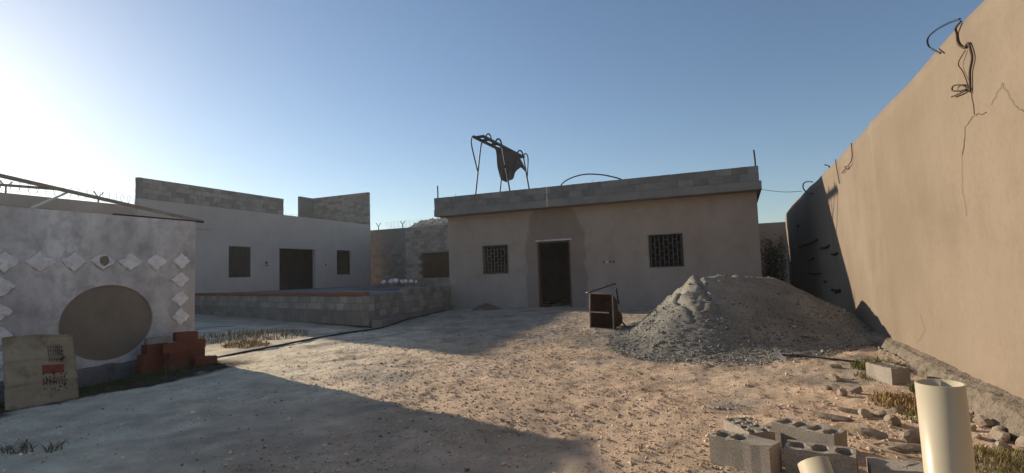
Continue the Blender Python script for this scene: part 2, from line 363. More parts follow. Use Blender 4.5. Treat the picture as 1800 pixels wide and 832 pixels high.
def lay(parent, a, b, z0, courses, m='block', ch=.2, skip=None, ribbed=(), jig=.006, inset=.008, core=True, corename='mortar'):
    """block courses along the ground line a->b (outer face on the right-hand side of a->b), blocks as children of parent"""
    a = Vector((*a, 0)); b = Vector((*b, 0)); d = (b-a); Ln = d.length; d.normalize(); nrm = Vector((d.y, -d.x, 0)); rz = math.atan2(d.y, d.x)
    plain, rib = blocks_for(m)
    for c in range(courses):
        s = -.2 if c % 2 else 0.
        while s < Ln-.02:
            e = min(s+.4, Ln); s0 = max(s, 0); l = e-s0
            if l > .05:
                mid = (s0+e)/2; zc = z0+c*ch+ch/2
                if not (skip and skip(mid, zc)):
                    rl = l/.4; p = a+d*mid-nrm*(.1-random.uniform(0, jig)); p.z = zc
                    o = link_child(random.choice(rib if c in ribbed else plain), 'block', parent, p, rz, (rl, 1, ch/.2))
                    o.rotation_euler = (random.uniform(-.008, .008), 0, rz+random.uniform(-.008, .008))
            s += .4
    if core:
        q = MB(); c0 = a+d*.015-nrm*.1; c1 = b-d*.015-nrm*.1; q.bar((c0.x, c0.y, z0+courses*ch/2), (c1.x, c1.y, z0+courses*ch/2), .2-2*inset, courses*ch-.012)
        if skip is None: q.build(corename, 'mortar', parent)

# ------------------------------------------------------------ right yard wall
yw = thing('yard_wall', (2.35, 14, 0), 'tall sunlit tan plastered yard wall beside the gravel heap', 'wall')
tops = []
Wx = 2.2
ys_ = list(np.arange(-3, 7, .25))+list(np.arange(7, 13, .06))+list(np.arange(13, 29.01, .25)); zs_ = list(np.linspace(-.3, 1, 14))
V = []; F = []
for i, y in enumerate(ys_):
    top = 3.79+.012*math.sin(y*2.1)+.10*float(sstep(14, 22, np.array([y]))[0])-.22*float(sstep(26.5, 29, np.array([y]))[0])**2
    bend = .10*max(0, (y-24)/5)**2
    for k in range(24):
        z = -.3+(top+.3)*k/23
        V.append((Wx+bend-.03*math.exp(-((y-9.9-.1*z)/.16)**2)+.03*float(fbm(np.array([y]), np.array([z]), .6, 3, 401)[0]), y, z))
nr = 24
for i in range(len(ys_)-1):
    for k in range(nr-1): F.append((i*nr+k, i*nr+k+1, (i+1)*nr+k+1, (i+1)*nr+k))
n0 = len(V)
for i, y in enumerate(ys_): V += [(Wx+.25, y, -.3), (Wx+.25, y, V[i*nr+nr-1][2]+.005)]
for i in range(len(ys_)-1):
    F.append((i*nr+nr-1, n0+2*i+1, n0+2*i+3, (i+1)*nr+nr-1)); F.append((n0+2*i+1, n0+2*i, n0+2*i+2, n0+2*i+3))
for i in (0, len(ys_)-1): F.append(tuple(i*nr+k for k in range(nr))+(n0+2*i+1, n0+2*i))
m = MB(); m.add(V, F); o = m.build('wall_panel', 'yard_wall', yw, smooth=True)
o.data.polygons.foreach_set('use_smooth', [len(p.vertices) == 4 and abs(p.normal.x) > .9 for p in o.data.polygons])
def ribbon(path, wdt, name, m, parent, x=Wx-.012):
    q = MB(); P = [(p[0], p[1]) for p in path]
    PP = []
    for i in range(len(P)-1):
        for k in range(6): t = k/6; PP.append((P[i][0]+(P[i+1][0]-P[i][0])*t+random.uniform(-.012, .012), P[i][1]+(P[i+1][1]-P[i][1])*t+random.uniform(-.012, .012)))
    PP.append(P[-1]); q.tube([(x+.004, a_, b_) for a_, b_ in PP], wdt, 5, 1); return q.build(name, m, parent)
ribbon([(6.38, 3.08), (6.37, 2.84), (6.11, 2.80)], .004, 'crack', 'crack', yw)
ribbon([(6.37, 2.84), (6.60, 2.79), (6.63, 2.68), (6.74, 2.52)], .0035, 'crack', 'crack', yw)
ribbon([(6.74, 2.52), (6.82, 2.2), (6.78, 1.9)], .0015, 'crack', 'crack', yw)
ribbon([(6.0, 2.84), (5.75, 2.95), (5.6, 2.72), (5.45, 2.62)], .0018, 'crack', 'crack', yw)
ribbon([(8.6, .75), (8.45, .55), (8.8, .35)], .0012, 'crack', 'crack', yw)
for y0, y1, z, th in ((14.45, 15.3, 1.69, .022), (18.7, 20.4, 1.63, .02), (17.4, 20.4, 1.17, .022), (16.5, 16.9, .98, .03), (14.5, 15.6, .79, .045), (17.6, 22.6, 2.15, .03), (15.6, 17.1, 1.9, .03), (22.1, 22.9, 2.93, .03)):
    ribbon([(y0, z+.02), ((y0+y1)/2, z-.02), (y1, z)], th, 'chipped_joint', 'gash', yw)
# rough footing strip along the wall base
V = []; F = []; yy = np.arange(2.0, 11.2, .03)
for y in yy:
    ya = np.array([y]); wob = .07*float(fbm(ya, np.array([0.]), 2.2, 3, 501)[0]); gr = abs(math.sin(y*11+2.5*float(fbm(ya, np.array([7.]), 1.1, 2, 3)[0])))**.5
    gzv = float(base_z(np.array([0.]), ya)[0]); e = lambda k, a_: a_*float(fbm(ya, np.array([k*2.3]), 11, 3, 511+k)[0])
    for k, (dx, z) in enumerate(((.02, .245), (-.05, .225), (-.12+wob*.5, .215), (-.17+wob, .19), (-.20+wob-.045*gr, .11), (-.215+wob-.05*gr, gzv+.03), (-.22+wob-.05*gr, gzv-.12))): V.append((Wx+dx+e(k, .03), y, z+(e(k+9, .03) if 0 < k < 5 else 0)))
for i in range(len(yy)-1):
    for k in range(6): F.append((i*7+k, (i+1)*7+k, (i+1)*7+k+1, i*7+k+1))
F.append(tuple(range((len(yy)-1)*7, len(yy)*7))); F.append(tuple(range(7)))
q = MB(); q.add(V, F); q.build('footing', 'strip', yw)
# far back wall that closes the passage
bw = MB(); bw.box(-12, 2.6, 29.3, 29.55, 0, 3.62)
tag(bw.build('back_wall', 'boundary'), 'shaded far wall closing the passage beside the house', 'wall')

def cable(name, path, r, m, label, cat='cable', group=None, sub=6, n=6):
    q = MB(); q.tube(path, r, n, sub); return tag(q.build(name, m, smooth=True), label, cat, group)
WX = Wx-.02
cable('cable', [(WX-.02, 6.38, 3.82), (WX-.06, 6.55, 3.86), (WX-.09, 6.8, 3.90), (WX-.1, 7.02, 3.90), (WX-.06, 7.12, 3.83), (WX-.02, 6.95, 3.69)], .010, 'blue_cable', 'dark blue cable looping over the top of the tan wall')
cable('conduit', [(WX, 6.42, 3.81), (WX-.02, 6.50, 3.78), (WX, 6.55, 3.74), (WX, 6.55, 3.66), (WX, 6.50, 3.59), (WX, 6.40, 3.53), (WX, 6.31, 3.54), (WX, 6.26, 3.42), (WX, 6.26, 3.36), (WX, 6.33, 3.27), (WX, 6.35, 3.18), (WX, 6.37, 3.07)], .011, 'brown_cable', 'brown torn conduit hanging down the tan wall')
cable('wire', [(WX, 6.37, 3.1), (WX-.02, 6.5, 3.19), (WX-.03, 6.66, 3.235), (WX-.03, 6.70, 3.2), (WX-.02, 6.57, 3.15), (WX-.01, 6.42, 3.12), (WX-.02, 6.55, 3.12), (WX-.02, 6.77, 3.15)], .008, 'brown_cable', 'thin brown wire curled in a loop on the tan wall')
cable('wire', [(WX, 6.39, 3.5), (WX-.02, 6.52, 3.42), (WX, 6.5, 3.33), (WX, 6.43, 3.21), (WX, 6.39, 3.1)], .005, 'brown_cable', 'thinnest wire bowing beside the torn conduit')
cable('wire', [(WX, 13.7, 3.81), (WX, 13.62, 3.57), (WX, 13.43, 3.22)], .009, 'brown_cable', 'straight brown wire hanging from the wall top above the roof frame shadow')
cable('wire', [(WX, 11.9, 3.79), (WX, 11.95, 3.5), (WX-.03, 12.2, 3.40), (WX-.04, 12.5, 3.43), (WX-.03, 12.35, 3.37), (WX-.02, 12.6, 3.40), (WX, 13.09, 3.39)], .009, 'brown_cable', 'brown wire with a small curl drooping from the wall top')
cable('hose', [(WX, 17.6, 3.88), (WX-.05, 18.3, 4.0), (WX-.1, 18.8, 4.02), (WX-.1, 19.0, 3.9), (WX-.05, 18.6, 3.7), (WX, 17.8, 3.56)], .02, 'rubber', 'black hose hooked over the shaded stretch of the yard wall', 'hose')
cable('overhead_wire', [(.8, 20.5, 4.2), (1.6, 20.2, 3.98), (2.15, 20, 3.93)], .008, 'rubber', 'thin overhead wire from the house roof to the yard wall', 'wire')
cable('iron_stub', [(2.28, 15.1, 3.75), (2.26, 15.15, 3.9), (2.2, 15.35, 3.98)], .018, 'iron', 'short iron stub bent over on top of the tan wall', 'iron bar', sub=3)

# ------------------------------------------------------------ house
FZ = .37; HY = 15.8; HX0, HX1 = -9.12, .60; HB = 25.9; SL = 3.50
house = thing('house', (-4.3, 20, .1), 'single storey grey plastered house with overhanging roof and open doorway', 'house')
def house_mat():
    m = MATS['plaster'].copy(); m.name = 'house_plaster'; t = m.node_tree; L = t.links.new; b = t.nodes['Principled BSDF']
    src = b.inputs['Base Color'].links[0].from_socket
    geo = nd(t, 'NewGeometry'); sp = nd(t, 'SeparateXYZ'); L(geo.outputs['Position'], sp.inputs[0])
    nz = nd(t, 'TexNoise'); nz.inputs['Scale'].default_value = 2.1; nz.inputs['Detail'].default_value = 5; L(geo.outputs['Position'], nz.inputs['Vector'])
    def mt(op, a, b_=None):
        x = nd(t, 'Math'); x.operation = op
        for i, v in enumerate((a, b_)):
            if v is None: continue
            if hasattr(v, 'is_output'): L(v, x.inputs[i])
            else: x.inputs[i].default_value = v
        return x.outputs[0]
    dx = mt('ABSOLUTE', mt('ADD', sp.outputs[0], 5.68))
    lim = mt('ADD', mt('MULTIPLY', nz.outputs['Fac'], .48), .84)
    wz = mt('MULTIPLY', mt('MAXIMUM', mt('SUBTRACT', sp.outputs[2], 2.75), 0), .35)
    f = mt('MULTIPLY', mt('SUBTRACT', mt('SUBTRACT', lim, wz), dx), 14.); c = nd(t, 'Clamp'); L(f, c.inputs[0])
    x = nd(t, 'Mix'); x.data_type = 'RGBA'; x.blend_type = 'MULTIPLY'; L(mt('MULTIPLY', c.outputs[0], .85), x.inputs[0]); L(src, x.inputs[6]); x.inputs[7].default_value = (.70, .67, .65, 1)
    # browner towards the top: warm reflected light painted into the colour
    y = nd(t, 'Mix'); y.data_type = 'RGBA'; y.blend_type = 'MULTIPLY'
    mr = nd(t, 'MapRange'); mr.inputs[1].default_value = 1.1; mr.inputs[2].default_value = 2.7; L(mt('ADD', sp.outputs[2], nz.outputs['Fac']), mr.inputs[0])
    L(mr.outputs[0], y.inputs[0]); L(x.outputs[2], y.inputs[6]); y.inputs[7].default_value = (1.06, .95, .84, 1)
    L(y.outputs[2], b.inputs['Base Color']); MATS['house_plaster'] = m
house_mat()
DO = (-5.86, -4.78, FZ+.01, 2.47); WL = (-7.82, -6.90, 1.50, 2.43); WR = (-2.36, -1.41, 1.53, 2.47)
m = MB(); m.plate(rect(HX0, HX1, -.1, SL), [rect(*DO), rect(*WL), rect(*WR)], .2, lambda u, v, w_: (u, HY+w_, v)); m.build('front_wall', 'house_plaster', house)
for nm, bx in (('side_wall', (HX0, HX0+.2, HY+.203, HB, -.1, SL)), ('side_wall', (HX1-.2, HX1, HY+.203, HB, -.1, SL)), ('rear_wall', (HX0+.203, HX1-.203, HB-.2, HB-.003, -.1, SL-.003))):
    m = MB(); m.box(*bx); m.build(nm, 'plaster', house)
m = MB(); m.box(HX0+.203, HX1-.203, HY+.203, HB-.203, .1, FZ); m.build('floor_slab', 'painted_room_shade', house)
m = MB(); m.box(HX0+.203, HX1-.203, 20.4, 20.55, FZ, SL-.004); m.build('inner_wall', 'painted_room_shade', house)
m = MB(); m.box(-9.41, .72, 15.35, HB+.2, SL, 3.735); rs = m.build('roof_slab', 'slab', house, bevel=.012)
par = MB(); par.box(-9.385, .655, 15.365, 15.545, 3.735, 4.135); par = par.build('parapet', 'mortar', house)
lay(par, (-9.40, 15.36), (.67, 15.36), 3.735, 2, 'block_dark', ch=.205, core=False)
for x0 in (-9.40, .48):
    m = MB(); m.box(x0, x0+.19, 15.58, HB+.1, 3.735, 4.13); m.build('parapet_return', 'block_dark', house)
m = MB(); m.box(-9.40, .67, HB-.0, HB+.18, 3.737, 4.12); m.build('parapet_return', 'block_dark', house)
# door frame
df = MB(); x0, x1, z0, z1 = DO
df.plate([(x0, z0), (x0+.055, z0), (x0+.055, z1-.06), (x1-.045, z1-.06), (x1-.045, z0), (x1, z0), (x1, z1), (x0, z1)], [], .16, lambda u, v, w_: (u, HY-.015+w_, v)); df.build('door_frame', 'door_paint', house)
m = MB(); m.box(x0-.06, x1+.06, HY-.012, HY+.02, z1+.002, z1+.05); m.build('lintel_edge', 'white_wash', house)
m = MB(); m.box(x0, x1, HY-.05, HY+.2, FZ-.1, FZ+.012); m.build('threshold', 'slab', house)
def grille(wd, x0, x1, z0, z1, y, cols, rows, r=.010):
    m = MB(); cw = (x1-x0)/cols
    for i in range(cols+1): x = x0+i*cw+(r if i == 0 else -r if i == cols else 0); m.box(x-r, x+r, y-r, y+r, z0+.001, z1-.001)
    for i in range(cols):
        rh = (z1-z0)/rows
        for j in range(rows+1):
            z = z0+(j+(.5 if i % 2 else 0))*rh
            if z0+.02 < z < z1-.02: m.box(x0+i*cw+r, x0+(i+1)*cw-r, y-r*.8, y+r*.8, z-r, z+r)
    return m.build('grille', 'grille', wd)
for (x0, x1, z0, z1), rws in ((WL, 4), (WR, 4)):
    fr = MB(); t = .035
    fr.plate(rect(x0, x1, z0, z1), [rect(x0+t, x1-t, z0+t, z1-t)], .05, lambda u, v, w_: (u, HY+.06+w_, v)); wd = fr.build('window', 'iron', house)
    grille(wd, x0+t, x1-t, z0+t, z1-t, HY+.07, 7, rws)
    sh = MB(); sh.box(x0+t, x1-t, HY+.115, HY+.13, z0+t, z1-t); sh.build('shutter', 'iron', wd) if x0 < -5 and False else None
    ed = MB(); e = .022; ed.plate(rect(x0-e, x1+e, z0-e, z1+e), [rect(x0+.001, x1-.001, z0+.001, z1-.001)], .015, lambda u, v, w_: (u, HY-.008+w_, v)); ed.build('window_trim', 'slab', house)
for i, x in enumerate((-3.73, -3.62, -3.52, -3.42)):
    m = MB(); m.tube([(x, HY-.012, 1.735), (x, HY+.05, 1.735)], .035 if i == 1 else .026, 10, 1); m.build('socket_box', 'white_stone' if i == 1 else 'gash', house)
# drips and pipe marks on the parapet
m = MB(); m.box(-5.33, -5.305, 15.345, 15.36, 3.52, 4.14); m.build('mortar_streak', 'white_wash', house)
for x in (-9.33, .60):
    q = MB(); q.tube([(x, 15.5, 3.75), (x+.005, 15.5, 4.3), (x-.012 if x > 0 else x, 15.5, 4.58 if x < 0 else 4.6)], .022, 6, 2)
    o = q.build('column_stub', 'iron', house)
    for zz in (4.3, 4.42): pass
for x in (-8.62, -6.75, -3.9):
    q = MB(); q.tube([(x, 15.45, 4.13), (x+.01, 15.45, 4.20), (x+.03, 15.45, 4.23)], .006, 5, 2); q.build('rebar', 'iron', house)
roof_hose = cable('hose', [(-5.22, 16.3, 3.75), (-5.17, 16.3, 4.27), (-4.87, 16.3, 4.49), (-4.39, 16.3, 4.585), (-3.92, 16.3, 4.54), (-3.5, 16.3, 4.43), (-3.1, 16.3, 4.24), (-2.8, 16.3, 3.76)], .022, 'rubber', 'black hose arching above the house parapet', 'hose')

# rooftop frame with hanging cloth
FRX = -7.93; RZ = 3.735
rf = thing('roof_frame', (FRX, 17.8, RZ), 'dark bent tube stand with a slotted top board on the house roof', 'metal frame')
m = MB()
for sx in (-.155, .155): m.box(FRX+sx-.05, FRX+sx+.05, 15.95, 19.75, 6.19, 6.26)
for y in (15.95, 16.45, 17.15, 17.85, 18.55, 19.25, 19.62): m.box(FRX-.104, FRX+.104, y, y+.13, 6.192, 6.258)
m.build('top_board', 'dark_steel', rf)
for s in (-1, 1):
    for ym, yb in ((16.95, 16.15), (19.0, 19.62)):
        q = MB(); q.tube([(FRX+s*.17, ym, 6.24), (FRX+s*.27, ym, 6.33), (FRX+s*.37, ym, 6.27), (FRX+s*.43, ym, 6.05), (FRX+s*.56, ym, 5.2), (FRX+s*.78, ym, 3.74)], .03, 8, 6); q.build('leg', 'dark_steel', rf, smooth=True)
        q = MB(); q.tube([(FRX+s*.17, yb, 6.24), (FRX+s*.27, yb, 6.33), (FRX+s*.36, yb+.01*s, 6.25), (FRX+s*.41, yb+(ym-yb)*.1, 6.0), (FRX+s*.55, yb+(ym-yb)*.95, 5.25)], .024, 8, 6); q.build('brace', 'dark_steel', rf, smooth=True)
topc = [(-8.06, 6.25), (-7.9, 6.2), (-7.73, 6.15), (-7.58, 6.12), (-7.43, 6.06), (-7.33, 5.96), (-7.24, 5.83)]
botc = [(-7.93, 5.06), (-7.84, 4.95), (-7.72, 4.88), (-7.62, 4.87), (-7.51, 4.97), (-7.38, 5.2), (-7.2, 5.45)]
V = []; F = []; nu, nv = 25, 19
for j in range(nv):
    for i in range(nu):
        t = i/(nu-1)*6; k = min(int(t), 5); fr_ = t-k; v = j/(nv-1)
        a_ = [topc[k][c]+(topc[k+1][c]-topc[k][c])*fr_ for c in (0, 1)]; b_ = [botc[k][c]+(botc[k+1][c]-botc[k][c])*fr_ for c in (0, 1)]
        X_ = a_[0]+(b_[0]-a_[0])*v; Z_ = a_[1]+(b_[1]-a_[1])*v
        V.append((X_, 17.55+.35*i/(nu-1)+.09*math.sin(i*.75+v*1.5)*v+.05*math.sin(v*7+i*.3), Z_))
for j in range(nv-1):
    for i in range(nu-1): F.append((j*nu+i, j*nu+i+1, (j+1)*nu+i+1, (j+1)*nu+i))
m = MB(); m.add(V, F)
m.add([(-7.3, 17.9, 5.92), (-7.22, 17.93, 5.8), (-7.1, 17.95, 5.55), (-6.97, 17.96, 5.22), (-6.9, 17.96, 5.06), (-6.99, 17.95, 5.2), (-7.12, 17.93, 5.35), (-7.22, 17.9, 5.45), (-7.28, 17.9, 5.6)], [(0, 1, 8), (1, 2, 7, 8), (2, 3, 6, 7), (3, 4, 5, 6)])
o = m.build('hanging_cloth', 'cloth', smooth=True); md = o.modifiers.new('thickness', 'SOLIDIFY'); md.thickness = .012
cloth_o = tag(o, 'torn grey brown cloth draped from the metal stand on the roof', 'cloth')

# house and what stands on its roof, scaled up about the camera position
HK = 1.076
house.location = (-4.627, 21.52, -.003); house.scale = (HK,)*3
rf.location = (-8.533, 19.153, 3.909); rf.scale = (HK,)*3
for o in (cloth_o, roof_hose): o.location = Vector(o.location)+Vector((-.57, 1.35, .26)); o.scale = (HK,)*3
roof_hose.location = (-4.31, 17.54, 3.92)

# ------------------------------------------------------------ building across the terrace
XL = -22.5; FL = .97  # building depths and heights below were scaled up about the camera eye
lb = thing('unfinished_building', (-24, 19, .2), 'grey unfinished building with tall raw block parapets across the terrace', 'building')
d0, d1 = 20.95, 23.55
m = MB(); m.plate(rect(13.68, 28.6, 0, 5.09), [rect(17.9, 19.16, 1.75, 3.27), rect(d0, d1, FL, 3.27), rect(25.35, 26.6, 1.80, 3.30)], .2, lambda u, v, w_: (XL-w_, u, v)); m.build('facade', 'facade_plaster', lb)
RX = -27.5; RY = 16.9
m = MB(); m.box(RX, XL-.203, 28.4, 28.6, 0, 5.09); m.build('end_wall', 'facade_plaster', lb)
m = MB(); m.box(RX, XL-.203, RY, RY+.2, 0, 4.9); m.build('end_wall', 'facade_plaster', lb)
m = MB(); m.box(RX-.2, RX-.003, RY, 28.6, 0, 4.9); m.build('rear_wall', 'facade_plaster', lb)
m = MB(); m.box(RX, XL-.203, RY+.203, 28.397, 4.75, 4.897); m.build('roof_slab', 'slab', lb)
m = MB(); m.box(RX, XL-.203, RY+.203, 28.397, .5, FL-.003); m.build('floor_slab', 'painted_room_shade', lb)
m = MB(); m.box(-25.4, -25.25, RY+.203, 28.397, FL, 4.749); m.build('inner_wall', 'painted_room_shade', lb)
p1 = MB(); p1.box(XL-.185, XL-.012, 13.695, 21.235, 5.095, 5.95); p1 = p1.build('parapet', 'mortar', lb)
lay(p1, (XL, 13.68), (XL, 21.25), 5.095, 4, 'block', ch=.22, core=False)
p2 = MB(); p2.box(RX+.01, XL-.012, 28.412, 28.59, 5.095, 7.28); p2 = p2.build('parapet', 'mortar', lb)
lay(p2, (RX, 28.4), (XL, 28.4), 5.095, 11, 'block', ch=.2, core=False)
m = MB(); m.box(RX, RX+.2, 27.2, 28.395, 4.9, 7.28); m.build('parapet_return', 'block_dark', lb)
m = MB(); m.box(XL-.12, XL-.06, 17.901, 19.159, 1.751, 3.269); wb_ = m.build('window', 'dark_brown', lb)
for k in range(1, 5): q = MB(); q.box(XL-.058, XL-.045, 17.9+k*.25-.012, 17.9+k*.25+.012, 1.76, 3.26); q.build('bar', 'iron', wb_)
for k in range(1, 6): q = MB(); q.box(XL-.0449, XL-.035, 17.91, 19.15, 1.75+k*.25-.01, 1.75+k*.25+.01); q.build('bar', 'iron', wb_)
fr = MB(); fr.plate(rect(25.35, 26.6, 1.80, 3.30), [rect(25.42, 26.53, 1.87, 3.23)], .06, lambda u, v, w_: (XL-.08-w_, u, v)); fr.build('window_frame', 'iron', lb)
m = MB(); m.tube([(XL-.02, 20.1, 2.48), (XL+.012, 20.1, 2.48)], .07, 8, 1); m.build('socket_hole', 'gash', lb)
m = MB(); m.tube([(XL-.02, 20.14, 2.34), (XL+.012, 20.14, 2.32)], .05, 7, 1); m.build('socket_hole', 'gash', lb)
m = MB(); m.tube([(XL-.02, 24.4, 2.4), (XL+.012, 24.4, 2.4)], .05, 7, 1); m.build('socket_hole', 'gash', lb)

# recess wall and block room behind the terrace
rw = thing('recess_wall', (-19, 29.6, .5), 'dark raw block wall in the recess behind the terrace', 'wall')
lay(rw, (-25.5, 29.5), (-11, 29.5), .9, 14, 'block_dark', ch=.2)
m = MB(); m.box(-25.5, -11, 29.48, 29.7, 3.71, 4.82); m.build('concrete_band', 'mortar', rw)
br = thing('block_room', (-13, 24.1, .5), 'raw block room with a wide dark window opening beside the house', 'building')
OP = (-15.65, -12.6, 1.42, 2.75)
def sk(s, z): x = -16.56+s; return OP[0]-.05 < x < OP[1]+.1 and OP[2]-.02 < z < OP[3]+.02
lay(br, (-16.56, 24.0), (-9.9, 24.0), .8, 17, 'block', ch=.2, skip=sk)
m = MB(); m.plate(rect(-16.55, -9.9, .8, 4.17), [rect(*OP)], .17, lambda u, v, w_: (u, 24.015+w_, v)); m.build('mortar', 'mortar', br)
m = MB(); m.box(OP[0]-.2, OP[1]+.2, 23.96, 24.19, OP[3], OP[3]+.1); m.build('lintel', 'slab', br)
m = MB(); m.box(-16.55, -9.9, 24.2, 29.4, 4.0, 4.15); m.build('roof_slab', 'slab', br)
m = MB(); m.box(-16.55, -16.4, 24.2, 29.4, .8, 3.99); m.build('side_wall', 'block_dark', br)

# ------------------------------------------------------------ terrace
te = thing('terrace', (-12, 14, .1), 'raised block terrace with a red timber edge in front of the grey building', 'terrace')
P1 = (-22.45, 15.55); P2 = (-9.08, 11.42); P3 = (-9.42, 13.45); P4 = (-9.3, 13.45); P5 = (-9.80, 17.3)
m = MB(); m.plate([(P1[0], P1[1]+.25), (P2[0]-.25, P2[1]+.3), (P3[0]-.2, P3[1]), (-10.0, 16.9), (-10.0, 23.9), (-16.6, 23.9), (-16.6, 29.4), (-22.45, 29.4)], [], .15, lambda u, v, w_: (u, v, .88+w_)); m.build('floor_slab', 'slab', te)
lay(te, P1, P2, .2, 4, 'block', ribbed=(0, 1))
lay(te, P2, P3, .22, 4, 'block')
lay(te, P4, P5, .33, 4, 'block')
d = Vector((P2[0]-P1[0], P2[1]-P1[1], 0)).normalized(); nrm = Vector((d.y, -d.x, 0))
a_ = Vector((*P1, 1.06))-nrm*.06; b_ = Vector((*P2, 1.06))-nrm*.06-d*.15
cuts = [0, .36, .68, 1]
for i in range(3):
    q = MB(); q.bar(a_+(b_-a_)*cuts[i]+d*.006, a_+(b_-a_)*cuts[i+1]+Vector((0, 0, .004*i)), .17, .1); q.build('timber', 'red_wood', te, bevel=.006)
q = MB(); V = [(-8.98, 11.42), (-8.75, 11.55), (-9.2, 13.7), (-9.65, 16.9), (-9.85, 16.9), (-9.5, 13.5)]
q.plate(V, [], .30, lambda u, v, w_: (u, v, .06+w_+.05*(v-11.5)/5)); q.build('kerb', 'slab', te)
lay(te, (-16.3, 20.0), (-9.95, 20.0), 1.03, 1, 'block_dark', ch=.19, corename='ledge_core')
q = MB(); q.bar((-14.5, 17.6, 1.055), (-10.2, 15.4, 1.075), .6, .04); q.build('screed', 'mortar', te)
ico = []
def rock_mesh(seed, sub=2, m='rock', flat=.7, rough=.28):
    r = random.Random(seed); bm = bmesh.new(); bmesh.ops.create_icosphere(bm, subdivisions=sub, radius=1)
    from mathutils import noise
    o = Vector((seed*3.7, seed*1.3, 0))
    cuts = [(Vector((r.uniform(-1, 1), r.uniform(-1, 1), r.uniform(-1, 1))).normalized(), r.uniform(.55, .85)) for _ in range(7)]
    for v in bm.verts:
        p = v.co*(1+rough*noise.noise(v.co*1.3+o))
        for nn, dd in cuts:
            e = p.dot(nn)-dd
            if e > 0: p -= nn*e*.9
        v.co = Vector((p.x, p.y*.8, p.z*flat))
    me = bpy.data.meshes.new('rock'); bm.to_mesh(me); bm.free(); me.materials.append(MATS[m]); return me
wst = [rock_mesh(90+i, 2, 'white_stone', .8) for i in range(3)]
for i, (x, s) in enumerate(((-14.95, .13), (-14.53, .16), (-14.30, .17), (-13.98, .12), (-13.76, .13), (-13.5, .12), (-13.19, .08))):
    o = bpy.data.objects.new('white_stone', wst[i % 3]); COL.objects.link(o); o.location = (x, 19.9+.04*(i % 2), 1.22+s*.62); o.scale = (s, s, s); o.rotation_euler = (.2*i, 0, i*1.3)
    tag(o, 'white stone set on the low block ledge of the terrace', 'stone', 'white stones on the terrace ledge')

# ------------------------------------------------------------ whitewashed wall with round niche
XW = -9.6; WT = 2.67
ww = thing('whitewashed_wall', (-9.7, 4, 0), 'whitewashed wall with stone diamonds and a round plastered niche', 'wall')
cy, cz = 5.42, .88
circ = [(cy+.705*math.cos(t)*(1 if math.cos(t) > 0 else 1), cz+.615*math.sin(t)) for t in np.linspace(0, 2*math.pi, 48, endpoint=False)]
m = MB(); m.plate(rect(-3, 6.91, .16, WT), [circ], .25, lambda u, v, w_: (XW-w_, u, v)); m.build('wall_panel', 'white_wash', ww)
m = MB(); m.plate([(cy+.72*math.cos(t), cz+.63*math.sin(t)) for t in np.linspace(0, 2*math.pi, 48, endpoint=False)], [], .1, lambda u, v, w_: (XW-.035-w_ if True else 0, u, v))
m = MB(); m.plate([(cy+.704*math.cos(t), cz+.614*math.sin(t)) for t in np.linspace(0, 2*math.pi, 48, endpoint=False)], [], .12, lambda u, v, w_: (XW-.03-w_, u, v)); m.build('niche_panel', 'niche', ww)
m = MB(); m.box(-13, XW-.253, 6.68, 6.905, .0, WT-.01); m.build('return_wall', 'white_wash', ww)
q = MB(); V = []; F = []; yy = np.arange(-3, 6.95, .08)
for y in yy:
    s = .03*float(fbm(np.array([y]), np.array([1.]), 3, 3, 601)[0])
    for dx, z in ((-.1, .20+s), (.02+s, .20+s*1.5), (.05+s, .13), (.06, -.35)): V.append((XW+dx, y, z))
for i in range(len(yy)-1):
    for k in range(3): F.append((i*4+k, (i+1)*4+k, (i+1)*4+k+1, i*4+k+1))
q.add(V, F); q.build('plinth', 'plinth', ww)
def rhomb(y, z, wy, wz, seed):
    r = random.Random(seed); V = []; ring = []
    for k in range(16):
        t = k/16*2*math.pi; c, s = math.cos(t), math.sin(t); n_ = abs(c)+abs(s); e = r.uniform(.84, 1.08)
        ring.append((y+c/n_*wy*e, z+s/n_*wz*e))
    q = MB(); n_ = 16
    V = [(XW-.01, a, b) for a, b in ring]+[(XW+.022+r.uniform(-.004, .006), y+(a-y)*.93, z+(b-z)*.93) for a, b in ring]+[(XW+.026+r.uniform(-.008, .014), y+(a-y)*.5, z+(b-z)*.5) for a, b in ring]+[(XW+.028, y, z)]
    F = []
    for b in (0, 16):
        for k in range(16): F.append((b+k, b+(k+1) % 16, b+16+(k+1) % 16, b+16+k))
    for k in range(16): F.append((32+k, 32+(k+1) % 16, 48))
    q.add(V, F); return q
dm = [(3.62, 1.87), (4.04, 1.87), (4.45, 1.87), (4.89, 1.88), (5.31, 1.89), (5.73, 1.88), (6.17, 1.89), (6.63, 1.91), (6.62, 1.56), (6.62, 1.21), (6.63, .87), (4.0, 1.51), (3.98, 1.16), (4.0, .82), (4.0, .48)]
for i, (y, z) in enumerate(dm):
    q = rhomb(y, z, .20 if z > 1.8 else .19, .165, i); dd = q.build('diamond', 'diamond', ww)
    q = rhomb(y+random.uniform(-.012, .012), z-.006, .215, .182, i+40); q.v = [(min(a, XW+.006), b, c) for a, b, c in q.v]; q.build('joint', 'diamond_joint', dd)
m = MB(); m.plate([(5.31+.075*math.cos(t)*random.uniform(.85, 1.1), 1.9+.085*math.sin(t)*random.uniform(.85, 1.1)) for t in np.linspace(0, 6.28, 12, endpoint=False)], [], .012, lambda u, v, w_: (XW+.03+w_, u, v)); m.build('broken_patch', 'niche', ww)
